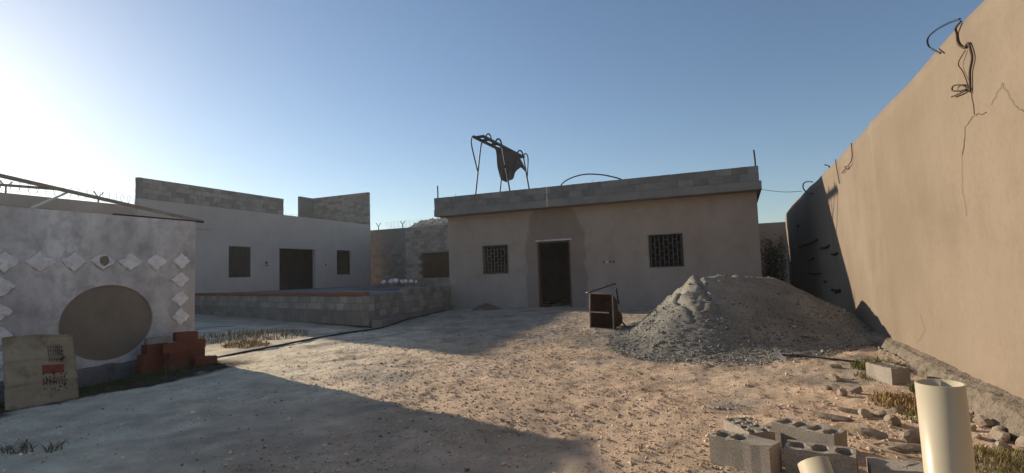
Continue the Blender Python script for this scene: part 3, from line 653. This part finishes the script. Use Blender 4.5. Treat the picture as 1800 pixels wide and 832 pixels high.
# bare roof frame of steel bars above the white wall
sf = thing('roof_bars', (-9.75, 5.5, WT), 'rusty steel bars of a missing roof above the whitewashed wall', 'steel frame')
for nm, a, b, r_, mm in (('rafter', (-9.75, 3.2, 3.235), (-9.75, 7.18, 2.70), .026, 'rust_bar'), ('purlin', (-9.9, 2.6, 2.95), (-9.77, 4.84, 3.03), .018, 'rust_bar'), ('strut', (-9.76, 4.86, 2.99), (-9.72, 4.38, 2.68), .014, 'paper'), ('strut', (-9.74, 3.6, 2.68), (-9.74, 4.7, 2.69), .014, 'rust_bar'), ('wall_plate', (-9.70, 5.5, 2.69), (-9.70, 7.14, 2.69), .018, 'rust')):
    q = MB(); q.bar(a, b, r_*2, r_*2); q.build(nm, mm, sf)
cable('rope_end', [(-9.66, 6.85, 2.53), (-9.66, 7.0, 2.545), (-9.66, 7.1, 2.53), (-9.66, 7.24, 2.55)], .016, 'pale_cable', 'frayed pale rope end poking out of the white wall corner', 'rope')

# far boundary wall with razor wire
bo = thing('boundary_wall', (-28.2, 12, 0), 'brown boundary wall topped with razor wire behind the white wall', 'wall')
m = MB(); m.box(-28.4, -28.0, -6, 28, 0, 5.56); m.build('wall_panel', 'boundary', bo)
for y in (8.3, 11.78, 15.27):
    q = MB(); q.tube([(-28.1, y, 5.5), (-28.1, y, 5.85)], .035, 6, 1); q.tube([(-28.1, y, 5.83), (-28.1, y-.22, 6.08)], .025, 6, 1); q.tube([(-28.1, y, 5.83), (-28.1, y+.22, 6.08)], .025, 6, 1); q.build('post', 'rust_bar', bo)
hx = [(-28.1+.02*math.sin(t*.7), 4+t*.055, 5.86+.24*math.sin(t)) if False else (-28.1+.24*math.cos(t), 4+t*.05, 5.86+.24*math.sin(t)) for t in np.arange(0, 24/.05, .55)]
q = MB(); q.tube(hx, .009, 4, 1)
o = q.build('razor_wire', 'dark_steel', bo)
hx = [(-22+t*.05, 29.6+.22*math.cos(t), 5.1+.22*math.sin(t)) for t in np.arange(0, 9/.05, .55)]
q = MB(); q.tube(hx, .007, 4, 1); q.build('razor_wire', 'dark_steel', rw)
for x in (-22.6, -20.6):
    q = MB(); q.tube([(x, 29.6, 4.8), (x, 29.6, 5.08)], .03, 6, 1); q.tube([(x, 29.6, 5.06), (x-.2, 29.6, 5.3)], .022, 6, 1); q.tube([(x, 29.6, 5.06), (x+.2, 29.6, 5.3)], .022, 6, 1); q.build('post', 'iron', rw)

# rocky hill
hxs = np.linspace(-105, -20, 110); hys = np.linspace(95, 170, 70); HX_, HY_ = np.meshgrid(hxs, hys); a, b = HX_.ravel(), HY_.ravel()
def hill_z(x, y): return 16.2*sstep(-100, -70, x)*sstep(-38, -56, x)*np.exp(-((y-114)/15)**2)
hz = hill_z(a, b); hz = hz+hz*.05*fbm(a, b, .2, 4, 701)+.7*fbm(a, b, .7, 3, 711)*np.clip(hz/4, 0, 1)-.5
i3 = np.arange(len(a)).reshape(70, 110); q3 = np.stack([i3[:-1, :-1], i3[:-1, 1:], i3[1:, 1:], i3[1:, :-1]], -1).reshape(-1, 4)
me = quick_mesh('hill', np.stack([a, b, hz], 1), q3, 'hill', False); o = bpy.data.objects.new('hill', me); COL.objects.link(o); o['kind'] = 'structure'
n = 5000; X = rng.uniform(-90, -40, n); Y = rng.uniform(98, 118, n)
Z = hill_z(X, Y)-.4
S = .25+.7*rng.random(n)**3; C = np.tile(np.array([.19, .18, .17]), (n, 1))*rng.uniform(.5, 1.7, (n, 1))
stones('boulders', X, Y, Z, S, C, 'grey boulders covering the distant hillside', 'boulders')

# ------------------------------------------------------------ red clay blocks by the white wall
def hollow(L_, W_, H_, holes, m, seed=0, chip=.006):
    """block standing with its cells open upwards: 2D plan with rounded holes"""
    r = random.Random(seed); HS = []
    for cx, cy_, hw, hh_ in holes:
        HS.append([(cx+hw*math.copysign(abs(math.cos(t))**.55, math.cos(t)), cy_+hh_*math.copysign(abs(math.sin(t))**.55, math.sin(t))) for t in np.linspace(.2, 6.283+.2, 14, endpoint=False)])
    out = []
    N = 7
    for (x0, y0), (x1, y1) in (((-1, -1), (1, -1)), ((1, -1), (1, 1)), ((1, 1), (-1, 1)), ((-1, 1), (-1, -1))):
        for k in range(N): t = k/N; out.append(((x0+(x1-x0)*t)*L_/2+r.uniform(-chip, chip)*.5, (y0+(y1-y0)*t)*W_/2+r.uniform(-chip, chip)*.5))
    q = MB(); q.plate(out, HS, H_, lambda u, v, w_: (u, v, w_))
    q.v = [(x, y, z+(r.uniform(-chip, chip) if z > H_*.5 else 0)) for x, y, z in q.v]
    return q
def row(n_, L_, W_, rows=1):
    cw = L_/n_; rh = W_/rows
    return [(-L_/2+(i+.5)*cw, -W_/2+(j+.5)*rh, cw/2-.018, rh/2-.02) for i in range(n_) for j in range(rows)]
def put_hollow(name, mb, m, loc, rz, label, cat, rx=0, ry=0, group=None, floor=True):
    me = bpy.data.meshes.new(name); me.from_pydata(mb.v, [], mb.f); bm = bmesh.new(); bm.from_mesh(me); bmesh.ops.recalc_face_normals(bm, faces=bm.faces[:]); bm.to_mesh(me); bm.free(); me.materials.append(MATS[m])
    o = bpy.data.objects.new(name, me); COL.objects.link(o); o.location = loc; o.rotation_euler = (rx, ry, rz); return tag(o, label, cat, group)
cl = hollow(.345, .175, .155, row(3, .345, .175, 2), 'clay', 3, .004)
# laid on their side: cells run along the block's width
cb = []
layout = [(-8.74, 6.5, 0, 1.05), (-9.08, 6.52, 0, 1.35), (-9.07, 6.5, 1, 1.40), (-9.1, 6.53, 2, 1.2), (-8.98, 6.13, 0, 1.5), (-9.02, 6.16, 1, 1.55), (-9.0, 6.12, 2, 1.3), (-9.1, 6.38, 3, 1.1), (-9.2, 5.83, 0, 1.5), (-9.22, 5.86, 1, 1.62), (-9.25, 5.95, 2, 1.3), (-9.3, 6.5, 0, 1.5), (-9.31, 6.5, 1, 1.4)]
gb = base_z(np.array([0]), np.array([6.4]))[0]-.05
cme = None
for i, (x, y, lv, rz) in enumerate(layout):
    z = gb+lv*.157 + (.03 if i == 0 else 0)
    top = lv == 3
    lab = 'red clay block in the %s row of the pile by the white wall' % ('bottom', 'second', 'third', 'topmost')[lv]; grp = 'red clay blocks in the %s row' % ('bottom', 'second', 'third', 'topmost')[lv]
    o = put_hollow('clay_block', cl, 'clay', (x, y, z), rz+random.uniform(-.16, .16), lab, 'brick', group=grp) if cme is None else None
    if cme is None: cme = o.data
    else:
        o = bpy.data.objects.new('clay_block', cme); COL.objects.link(o); o.location = (x, y, z); o.rotation_euler = (random.uniform(-.02, .02), random.uniform(-.02, .02), rz+random.uniform(-.22, .22)); tag(o, lab, 'brick', grp)
    if i == 0: o['label'] = 'lone red clay block lying at the foot of the pile'; del o['group']
o = put_hollow('concrete_block', hollow(.36, .17, .10, row(3, .42, .19), 'hollow_block', 4), 'hollow_block', (-9.26, 6.0, gb+3*.157+.005), 1.35, 'grey block on top of the red clay block pile', 'block')

# dented drum sheet leaning by the white wall
ds = thing('metal_sheet', (-8.35, 3.92, 0), 'dented beige drum sheet with stencil marks standing by the white wall', 'metal sheet')
def sheet_pt(u, v):   # u 0..1 along, v 0..1 up
    y = 3.53+.77*u+.03*(v-.5)*(.5-u); bow = .07*math.sin(math.pi*u)
    rid = sum(.032*math.exp(-((v-c)/.016)**2) for c in (.34, .67))
    wob = .02*float(fbm(np.array([u*3.]), np.array([v*3.]), 1., 3, 801)[0])
    return (-8.24+bow-.16*v+rid+wob+(.03 if v > .985 else 0), y, -.02+.90*v-(.03*u)*v+.015*math.sin(u*5))
nu, nv = 26, 44; V = [sheet_pt(i/(nu-1), j/(nv-1)) for j in range(nv) for i in range(nu)]
F = [(j*nu+i, j*nu+i+1, (j+1)*nu+i+1, (j+1)*nu+i) for j in range(nv-1) for i in range(nu-1)]
m = MB(); m.add(V, F); o = m.build('panel', 'sheet', ds, smooth=True); md = o.modifiers.new('thickness', 'SOLIDIFY'); md.thickness = .006; md.offset = 0
def patch(u0, u1, v0, v1, name, mm, parent, off=.003):
    off += .006; q = MB(); a, b = (12, 12) if u1-u0 > .1 else (3, 24) if v1-v0 > .1 else (3, 3); q.add([tuple(Vector(sheet_pt(u0+(u1-u0)*i/(a-1), v0+(v1-v0)*j/(b-1)))+Vector((off, 0, 0))) for j in range(b) for i in range(a)], [(j*a+i, j*a+i+1, (j+1)*a+i+1, (j+1)*a+i) for j in range(b-1) for i in range(a-1)]); return q
patch(.46, .78, .44, .565, '', '', 0).build('red_stencil', 'red_paint', ds)
q = MB(); rr = random.Random(5)
for i in range(7):
    u = .56+.035*i; p = patch(u, u+.007, .60, .84-rr.uniform(0, .03), '', '', 0); q.add(p.v, p.f)
for j, v in enumerate((.63, .70, .76, .82)): p = patch(.55, .80, v, v+.006, '', '', 0, .0045); q.add(p.v, p.f)
for i in range(34):
    u = rr.uniform(.44, .8); v = rr.uniform(.18, .43); p = patch(u, u+rr.uniform(.008, .03), v, v+rr.uniform(.008, .035), '', '', 0, .004+.0003*i); q.add(p.v, p.f)
for i in range(8):
    u = .45+.045*i; p = patch(u, u+.012, .28, .42-rr.uniform(0, .05), '', '', 0, .016); q.add(p.v, p.f)
for i in range(10):
    u = rr.uniform(.66, .78); v = rr.uniform(.6, .75); p = patch(u, u+rr.uniform(.01, .025), v, v+rr.uniform(.01, .03), '', '', 0, .018+.0003*i); q.add(p.v, p.f)
q.build('black_stencil', 'black_paint', ds)['kind'] = 'stuff'

# ------------------------------------------------------------ foreground hollow blocks and pipes
def hb(x, y, rz, L_, W_, H_, holes, label, seed, rx=0, ry=0, dz=0):
    return put_hollow('hollow_block', hollow(L_, W_, H_, holes, 'hollow_block', seed), 'hollow_block', (x, y, gzf(x, y)-.012+dz), rz, label, 'block', rx, ry)
hb(-.03, 4.23, R(-24), .43, .2, .2, [(-.15, 0, .05, .062), (-.035, 0, .048, .062)], 'nearest hollow concrete block with two open cells and one filled', 11)
hb(.0, 4.60, R(-62), .40, .2, .2, row(4, .40, .2, 2), 'hollow concrete block with eight small cells behind the half filled block', 12)
hb(.43, 4.74, R(-33), .47, .2, .2, row(4, .47, .2, 1), 'long hollow concrete block with four open cells beside the eight celled one', 13)
hb(.45, 4.24, R(-11), .42, .2, .2, row(3, .42, .2, 1), 'speckled hollow concrete block with three cells behind the cut pipe end', 14)
hb(.93, 4.18, R(-4), .42, .2, .15, [(0, 0, .001, .001)], 'solid concrete block lying flat beside the upright white pipe', 15)
hb(1.55, 7.5, R(-66), .42, .22, .2, row(4, .42, .22, 1), 'pale hollow concrete block standing in weeds by the wall footing', 16)
def pipe(name, a, b, r, label, cut=0):
    a = Vector(a); b = Vector(b); d = (b-a).normalized(); s = d.orthogonal().normalized(); t = d.cross(s); n_ = 40; V = []; F = []
    for p, rr_ in ((a, r), (b, r), (b, r*.93), (a, r*.93)):
        for k in range(n_):
            q = 2*math.pi*k/n_; off = (s*math.cos(q)+t*math.sin(q))*rr_
            V.append(p+off+(d*cut*off.dot(Vector((0.3, -.9, 0))) if p is b else d*0))
    for c in range(4):
        for k in range(n_): F.append((c*n_+k, c*n_+(k+1) % n_, ((c+1) % 4)*n_+(k+1) % n_, ((c+1) % 4)*n_+k))
    m = MB(); m.add(V, F); o = m.build(name, 'pvc'); o.data.polygons.foreach_set('use_smooth', [abs(p.normal.dot(d)) < .5 for p in o.data.polygons]); return tag(o, label, 'pipe')
pipe('plastic_pipe', (.70, 2.515, -.1), (.682, 2.51, .985), .077, 'thick cream plastic pipe standing upright by the concrete blocks', 0)
pipe('plastic_pipe', (.40, 1.95, .0), (.205, 2.17, .755), .052, 'slanted cream plastic pipe with a cut end in front of the speckled block', .35)

# ------------------------------------------------------------ upended wheelbarrow
wbx, wby = -2.85, 11.6; wz = gzf(wbx, wby)-.01
wb = thing('wheelbarrow', (wbx, wby, wz), 'rusty steel wheelbarrow tipped up on its nose beside the gravel heap', 'wheelbarrow')
ang = R(-20); ex = Vector((math.cos(ang), math.sin(ang), 0)); ey = Vector((-math.sin(ang), math.cos(ang), 0)); ez = Vector((0, 0, 1))
def wp(x, y, z): return Vector((wbx, wby, wz))+ex*x+ey*y+ez*z
def quadplate(q, pts, th):
    a, b, c, d = [Vector(p) for p in pts]; n_ = (b-a).cross(d-a).normalized()*th
    q.add([a, b, c, d, a+n_, b+n_, c+n_, d+n_], [(0, 3, 2, 1), (4, 5, 6, 7), (0, 1, 5, 4), (1, 2, 6, 5), (2, 3, 7, 6), (3, 0, 4, 7)])
fo = [(-.31, 0, .02), (.31, 0, .0), (.30, .02, .78), (-.29, .02, .80)]; bo_ = [(-.17, .36, .10), (.22, .36, .08), (.22, .34, .60), (-.16, .34, .62)]
q = MB()
for i in range(4): j = (i+1) % 4; quadplate(q, [wp(*fo[i]), wp(*fo[j]), wp(*bo_[j]), wp(*bo_[i])], .006)
quadplate(q, [wp(*p) for p in bo_], .006); q.build('tray', 'rust', wb)
q = MB()
for i in range(4): q.bar(wp(*fo[i]), wp(*fo[(i+1) % 4]), .03, .03)
q.build('rim', 'rust_bar', wb)
q = MB(); q.tube([wp(-.34, -.06, .80), wp(.1, .02, .93), wp(.3, .06, .99), wp(.36, .08, 1.0)], .02, 8, 4); q.build('handle', 'dark_steel', wb, smooth=True)
q = MB(); q.tube([wp(.28, .3, .55), wp(.36, .12, .78), wp(.44, -.02, .90)], .02, 8, 4); q.build('handle', 'dark_steel', wb, smooth=True)
q = MB(); q.bar(wp(-.62, -.03, .385), wp(.22, -.03, .37), .025, .025); q.build('crossbar', 'rust_bar', wb)
for x in (-.2, .24):
    q = MB(); q.tube([wp(x, .36, .2), wp(x+.05, .55, .02)], .018, 7, 1); q.build('leg', 'dark_steel', wb)
q = MB(); V = []
for k in range(20):
    t = 2*math.pi*k/20
    for rr_, dx in ((.17, -.035), (.17, .035), (.11, .03), (.11, -.03)): V.append(wp(.06+dx, .56+rr_*math.cos(t), .19+rr_*math.sin(t)))
q.add(V, [(k*4+c, ((k+1) % 20)*4+c, ((k+1) % 20)*4+(c+1) % 4, k*4+(c+1) % 4) for k in range(20) for c in range(4)]); wh = q.build('wheel', 'rubber', wb)
q = MB(); q.tube([wp(-.02, .56, .19), wp(.14, .56, .19)], .105, 14, 1); q.build('hub', 'rust', wh)

# ------------------------------------------------------------ small sand mound, hoses, litter
V = []; F = []; N = 26
for j in range(10):
    for i in range(N):
        t = 2*math.pi*i/N; r_ = j/9; X_ = -8.05+.68*r_*math.cos(t); Y_ = 16.45+.45*r_*math.sin(t)
        V.append((X_, Y_, base_z(0, np.array([Y_]))[0]-.03+.25*(1-r_)**1.1*(1+.8*float(fbm(np.array([X_]), np.array([Y_]), 3, 3, 901)[0]))))
for j in range(9):
    for i in range(N): F.append((j*N+i, j*N+(i+1) % N, (j+1)*N+(i+1) % N, (j+1)*N+i))
m = MB(); m.add(V, F); tag(m.build('sand_mound', 'red_sand', smooth=True), 'small reddish sand mound against the house wall under the left window', 'sand mound')
hp = [(-9.25, 6.95), (-9.1, 7.6), (-8.98, 8.5), (-8.92, 9.3), (-8.85, 10.3), (-8.7, 11.5), (-8.95, 12.9), (-9.2, 14.3), (-9.5, 16.2)]
cable('hose', [(x, y, gzf(x, y)+.022) for x, y in hp], .022, 'rubber', 'long black hose trailing across the yard along the terrace foot', 'hose')
hp = [(.5, 8.75), (.8, 8.85), (1.1, 8.72), (1.55, 8.6)]
cable('hose', [(x, y, max(gzf(x, y), surf(x, y))+.02) for x, y in hp], .014, 'rubber', 'short dark hose lying at the right foot of the gravel heap', 'hose')
hp = [(.85, 5.0), (.98, 4.85), (1.15, 4.78), (1.4, 4.75)]
cable('wire', [(.82, 5.12, gzf(.82, 5.12)+.05)]+[(x, y, gzf(x, y)+.015) for x, y in hp], .007, 'pale_cable', 'pale wire hooked on the sand near the upright pipe')
def litter(name, x, y, pts, th, m, label, cat):
    z = surf(x, y)-.005; q = MB(); n_ = len(pts); V = [(x+a, y+b, z+c) for a, b, c in pts]; V += [(p[0]+.004, p[1], p[2]+th) for p in V]
    q.add(V, [tuple(range(n_))[::-1], tuple(range(n_, 2*n_))]+[(i, (i+1) % n_, n_+(i+1) % n_, n_+i) for i in range(n_)]); return tag(q.build(name, m), label, cat)
litter('cardboard_scrap', .5, 8.55, [(0, 0, .0), (.09, -.05, -.02), (.02, .0, .06), (-.05, .05, .13), (-.12, .04, .09), (-.07, .02, .05)], .008, 'paper', 'crumpled pale cardboard scrap at the foot of the gravel heap', 'cardboard')
BROKEN = [(.72, 5.72, .20, .06, .05, -.2, 'long broken concrete piece half buried behind the hollow blocks'), (1.0, 5.98, .18, .05, .05, -.25, 'longer flat broken piece behind the half buried concrete piece'), (.93, 5.22, .15, .07, .07, -.5, 'pointed concrete shard on the sand behind the speckled block'), (1.12, 4.95, .13, .08, .05, .1, 'flat concrete chunk beside the pale wire')]
q = MB(); q.tube([(1.53, 11.5, pile_z(np.array([1.53]), np.array([11.5]))[0]-.05), (1.55, 11.5, .45), (1.52, 11.5, .60)], .012, 5, 3); q.tube([(1.53, 11.5, .5), (1.35, 11.5, .62), (1.05, 11.5, .70)], .009, 5, 3)
tag(q.build('twig', 'wood_old'), 'dry forked twig stuck in the shaded side of the gravel heap', 'twig')
lm = rock_mesh(300, 1, 'niche', .35)
# rocks
rm_ = [rock_mesh(i) for i in range(5)]
for i, (x, y, a_, b_, c_, rz, lab) in enumerate(BROKEN):
    me = rock_mesh(60+i, 2, 'rock', .8, .5); o = bpy.data.objects.new('broken_concrete', me); COL.objects.link(o); o.location = (x, y, gzf(x, y)+c_*.25); o.scale = (a_, b_, c_); o.rotation_euler = (.2, .08, rz); tag(o, lab, 'rubble')
RK = [(1.13, 8.21, .07), (1.0, 7.5, .09), (.98, 7.62, .05), (.85, 6.9, .05), (.95, 6.67, .07), (1.09, 6.87, .08), (1.19, 5.72, .09), (1.21, 5.19, .1), (1.02, 5.9, .07), (1.30, 5.35, .06), (1.54, 6.8, .07), (1.14, 5.97, .06), (1.42, 5.6, .05), (1.3, 6.1, .05)]
for i, (x, y, s) in enumerate(RK):
    o = bpy.data.objects.new('rock', rm_[i % 5]); COL.objects.link(o); o.location = (x, y, gzf(x, y)+s*.3); o.scale = (s*1.2, s, s*.9); o.rotation_euler = (random.uniform(-.4, .4), random.uniform(-.4, .4), random.uniform(0, 6.28))
    tag(o, 'tan rock lying on the sand between the gravel heap and the upright pipe', 'rock', 'rocks strewn on the sand on the right')
RK = [(1.98, 6.55, .12), (1.86, 5.81, .10), (1.84, 5.44, .11), (1.81, 5.95, .07), (1.9, 5.62, .08), (1.95, 5.3, .12), (1.72, 5.66, .06), (1.99, 6.1, .1), (1.85, 6.25, .07), (1.93, 5.05, .09), (1.78, 5.2, .06), (2.0, 5.85, .06), (1.7, 5.45, .05), (1.95, 4.8, .08), (1.75, 6.5, .06)]
for i, (x, y, s) in enumerate(RK):
    o = bpy.data.objects.new('rubble_stone', rm_[(i*2+1) % 5]); COL.objects.link(o); o.location = (x, y, gzf(x, y)+s*.35); o.scale = (s*.95, s*.8, s*.75); o.rotation_euler = (random.uniform(-.5, .5), random.uniform(-.5, .5), random.uniform(0, 6.28))
    tag(o, 'broken rubble stone heaped against the wall footing', 'stone', 'rubble stones at the wall footing')
RK = [(-1.54, 10.2, .05), (-1.7, 9.6, .035), (-1.35, 9.0, .05), (-1.25, 9.1, .06), (-1.6, 9.9, .04), (-1.05, 8.9, .04), (.9, 9.15, .05), (1.25, 9.5, .05)]
for i, (x, y, s) in enumerate(RK):
    o = bpy.data.objects.new('rock', rm_[i % 5]); COL.objects.link(o); o.location = (x, y, surf(x, y)+s*.2); o.scale = (s*1.2, s, s*.8); o.rotation_euler = (0, .2, i*1.1)
    tag(o, 'pale stone resting on the lower slope of the gravel heap', 'rock', 'pale stones on the gravel heap')

# ------------------------------------------------------------ weeds
def tuft(name, x, y, rx, ry, h, nb, m, label, cat='grass', wd=.006, lean=.6, zf=gzf, seed=1):
    r = random.Random(seed); V = []; F = []
    for b in range(nb):
        a = r.uniform(0, 6.283); rad = math.sqrt(r.random()); bx, by = x+rx*rad*math.cos(a), y+ry*rad*math.sin(a); z0 = zf(bx, by)-.01
        hh_ = h*r.uniform(.35, 1)*(1.1-.5*rad); ln = lean*r.uniform(.2, 1)*hh_; da = r.uniform(0, 6.283); wa = r.uniform(0, 6.283); ww_ = wd*r.uniform(.6, 1.3)
        n0 = len(V)
        for k, t in enumerate((0, .45, .8)):
            cx = bx+math.cos(da)*ln*t*t; cyy = by+math.sin(da)*ln*t*t; cz_ = z0+hh_*(t-.15*t*t); e = ww_*(1-.5*t)
            V += [(cx-math.cos(wa)*e, cyy-math.sin(wa)*e, cz_), (cx+math.cos(wa)*e, cyy+math.sin(wa)*e, cz_)]
        V.append((bx+math.cos(da)*ln, by+math.sin(da)*ln, z0+hh_*.85))
        F += [(n0, n0+1, n0+3, n0+2), (n0+2, n0+3, n0+5, n0+4), (n0+4, n0+5, n0+6)]
    me = bpy.data.meshes.new(name); off = Vector((x, y, zf(x, y))); me.from_pydata([Vector(v)-off for v in V], [], F); me.materials.append(MATS[m]); o = bpy.data.objects.new(name, me); COL.objects.link(o); o.location = off
    return tag(o, label, cat)
tuft('weed_tuft', 1.62, 8.25, .32, .35, .20, 700, 'grass_green', 'green weed tuft at the foot of the gravel heap by the wall', seed=2)
tuft('weed_tuft', 1.45, 7.7, .2, .25, .13, 260, 'grass_mixed', 'sparse yellowing weeds beside the pale block in the corner', seed=3)
tuft('weed_tuft', 1.45, 6.45, .3, .38, .15, 650, 'grass_dry', 'orange dry weed patch between the pale block and the upright pipe', seed=4)
tuft('weed_tuft', 1.78, 7.0, .14, .25, .15, 260, 'grass_green', 'small green weeds beside the pale block by the footing', seed=5)
tuft('weed_tuft', 1.62, 4.85, .34, .4, .11, 1800, 'grass_mixed', 'low green weeds in front of the rubble at the wall footing', seed=6, wd=.003)
tuft('weed_tuft', 1.5, 5.95, .2, .15, .09, 180, 'grass_green', 'thin green weeds just behind the upright pipe', seed=16)
tuft('weed_tuft', -11.2, 9.5, 1.7, 1.1, .2, 900, 'grass_mixed', 'yellow green weed patch in front of the terrace wall', seed=7, wd=.009)
tuft('weed_tuft', -9.9, 8.3, .6, .4, .18, 420, 'grass_dry', 'dry weed patch behind the red clay blocks', seed=17, wd=.009)
tuft('weed_tuft', -6.10, 2.72, .15, .1, .17, 60, 'grass_dead', 'spiky dry weed on the pale dust, larger of two', seed=8, lean=1.4)
tuft('weed_tuft', -5.85, 2.86, .1, .08, .17, 26, 'grass_dead', 'spiky dry weed on the pale dust, smaller of two', seed=9, lean=1.5)
tuft('weed_tuft', -8.72, 5.9, .12, .2, .30, 40, 'grass_dead', 'dead branching weed in front of the red clay blocks', seed=10, lean=1.0)
tuft('dead_litter', -8.25, 5.0, .25, 1.8, .06, 900, 'grass_dead', 'dead plant litter along the dark soil edge by the white wall', 'plant litter', seed=11, lean=2.)
tuft('dark_weeds', -8.75, 5.0, .5, 1.8, .12, 1500, 'leaf', 'dark low weeds in the soil strip under the white wall', 'weeds', seed=12, lean=1.)
def bush(name, x, y, z0, stems, h, sp, m, label, seed):
    r = random.Random(seed); t = thing(name, (x, y, z0), label, 'bush'); q = MB(); V = []; F = []
    for s in range(stems):
        a = r.uniform(0, 6.28); top = Vector((x+sp*math.cos(a)*r.uniform(.3, 1), y+sp*math.sin(a)*r.uniform(.3, 1), z0+h*r.uniform(.6, 1)))
        b0 = Vector((x+.1*math.cos(a), y+.1*math.sin(a), z0-.05)); mid = (b0+top)/2+Vector((r.uniform(-.1, .1), r.uniform(-.1, .1), .1))
        q.tube([b0, mid, top], .018, 5, 4, .005)
        for k in range(70):
            tt = r.uniform(.2, 1.02); p = b0+(mid-b0)*min(1, tt*2) if tt < .5 else mid+(top-mid)*(tt*2-1)
            p = p+Vector((r.gauss(0, .09), r.gauss(0, .09), r.gauss(0, .07))); d1 = Vector((r.uniform(-1, 1), r.uniform(-1, 1), r.uniform(-.6, .6))).normalized(); d2 = d1.orthogonal().normalized(); l = r.uniform(.035, .07); n0 = len(V)
            V += [p-d1*l, p+d2*l*.45, p+d1*l, p-d2*l*.45]; F.append((n0, n0+1, n0+2, n0+3))
    q.build('stems', 'wood_old', t); q = MB(); q.add(V, F); q.build('foliage', m, t); return t
bush('bush', 1.2, 24.5, .3, 14, 2.3, .5, 'leaf', 'dark green bush in the shaded passage beside the house', 21)
bush('bush', 1.75, 26.6, .3, 8, 2.5, .35, 'leaf', 'taller slim bush against the far end of the yard wall', 22)

# ------------------------------------------------------------ thin haze volume added over the yard to lift and warm the shade
hm = bpy.data.materials.new('haze'); hm.use_nodes = True; t = hm.node_tree; t.nodes.clear()
pv = t.nodes.new('ShaderNodeVolumePrincipled'); pv.inputs['Color'].default_value = (.95, .93, .90, 1); pv.inputs['Density'].default_value = .0008; pv.inputs['Anisotropy'].default_value = .35
hout = t.nodes.new('ShaderNodeOutputMaterial'); t.links.new(pv.outputs[0], hout.inputs['Volume']); MATS['haze'] = hm
q = MB(); q.box(-640, 640, -240, 980, -1.5, 19); tag(q.build('haze', 'haze'), 'thin pale haze added over the yard to lift the shade', 'haze', kind='stuff')
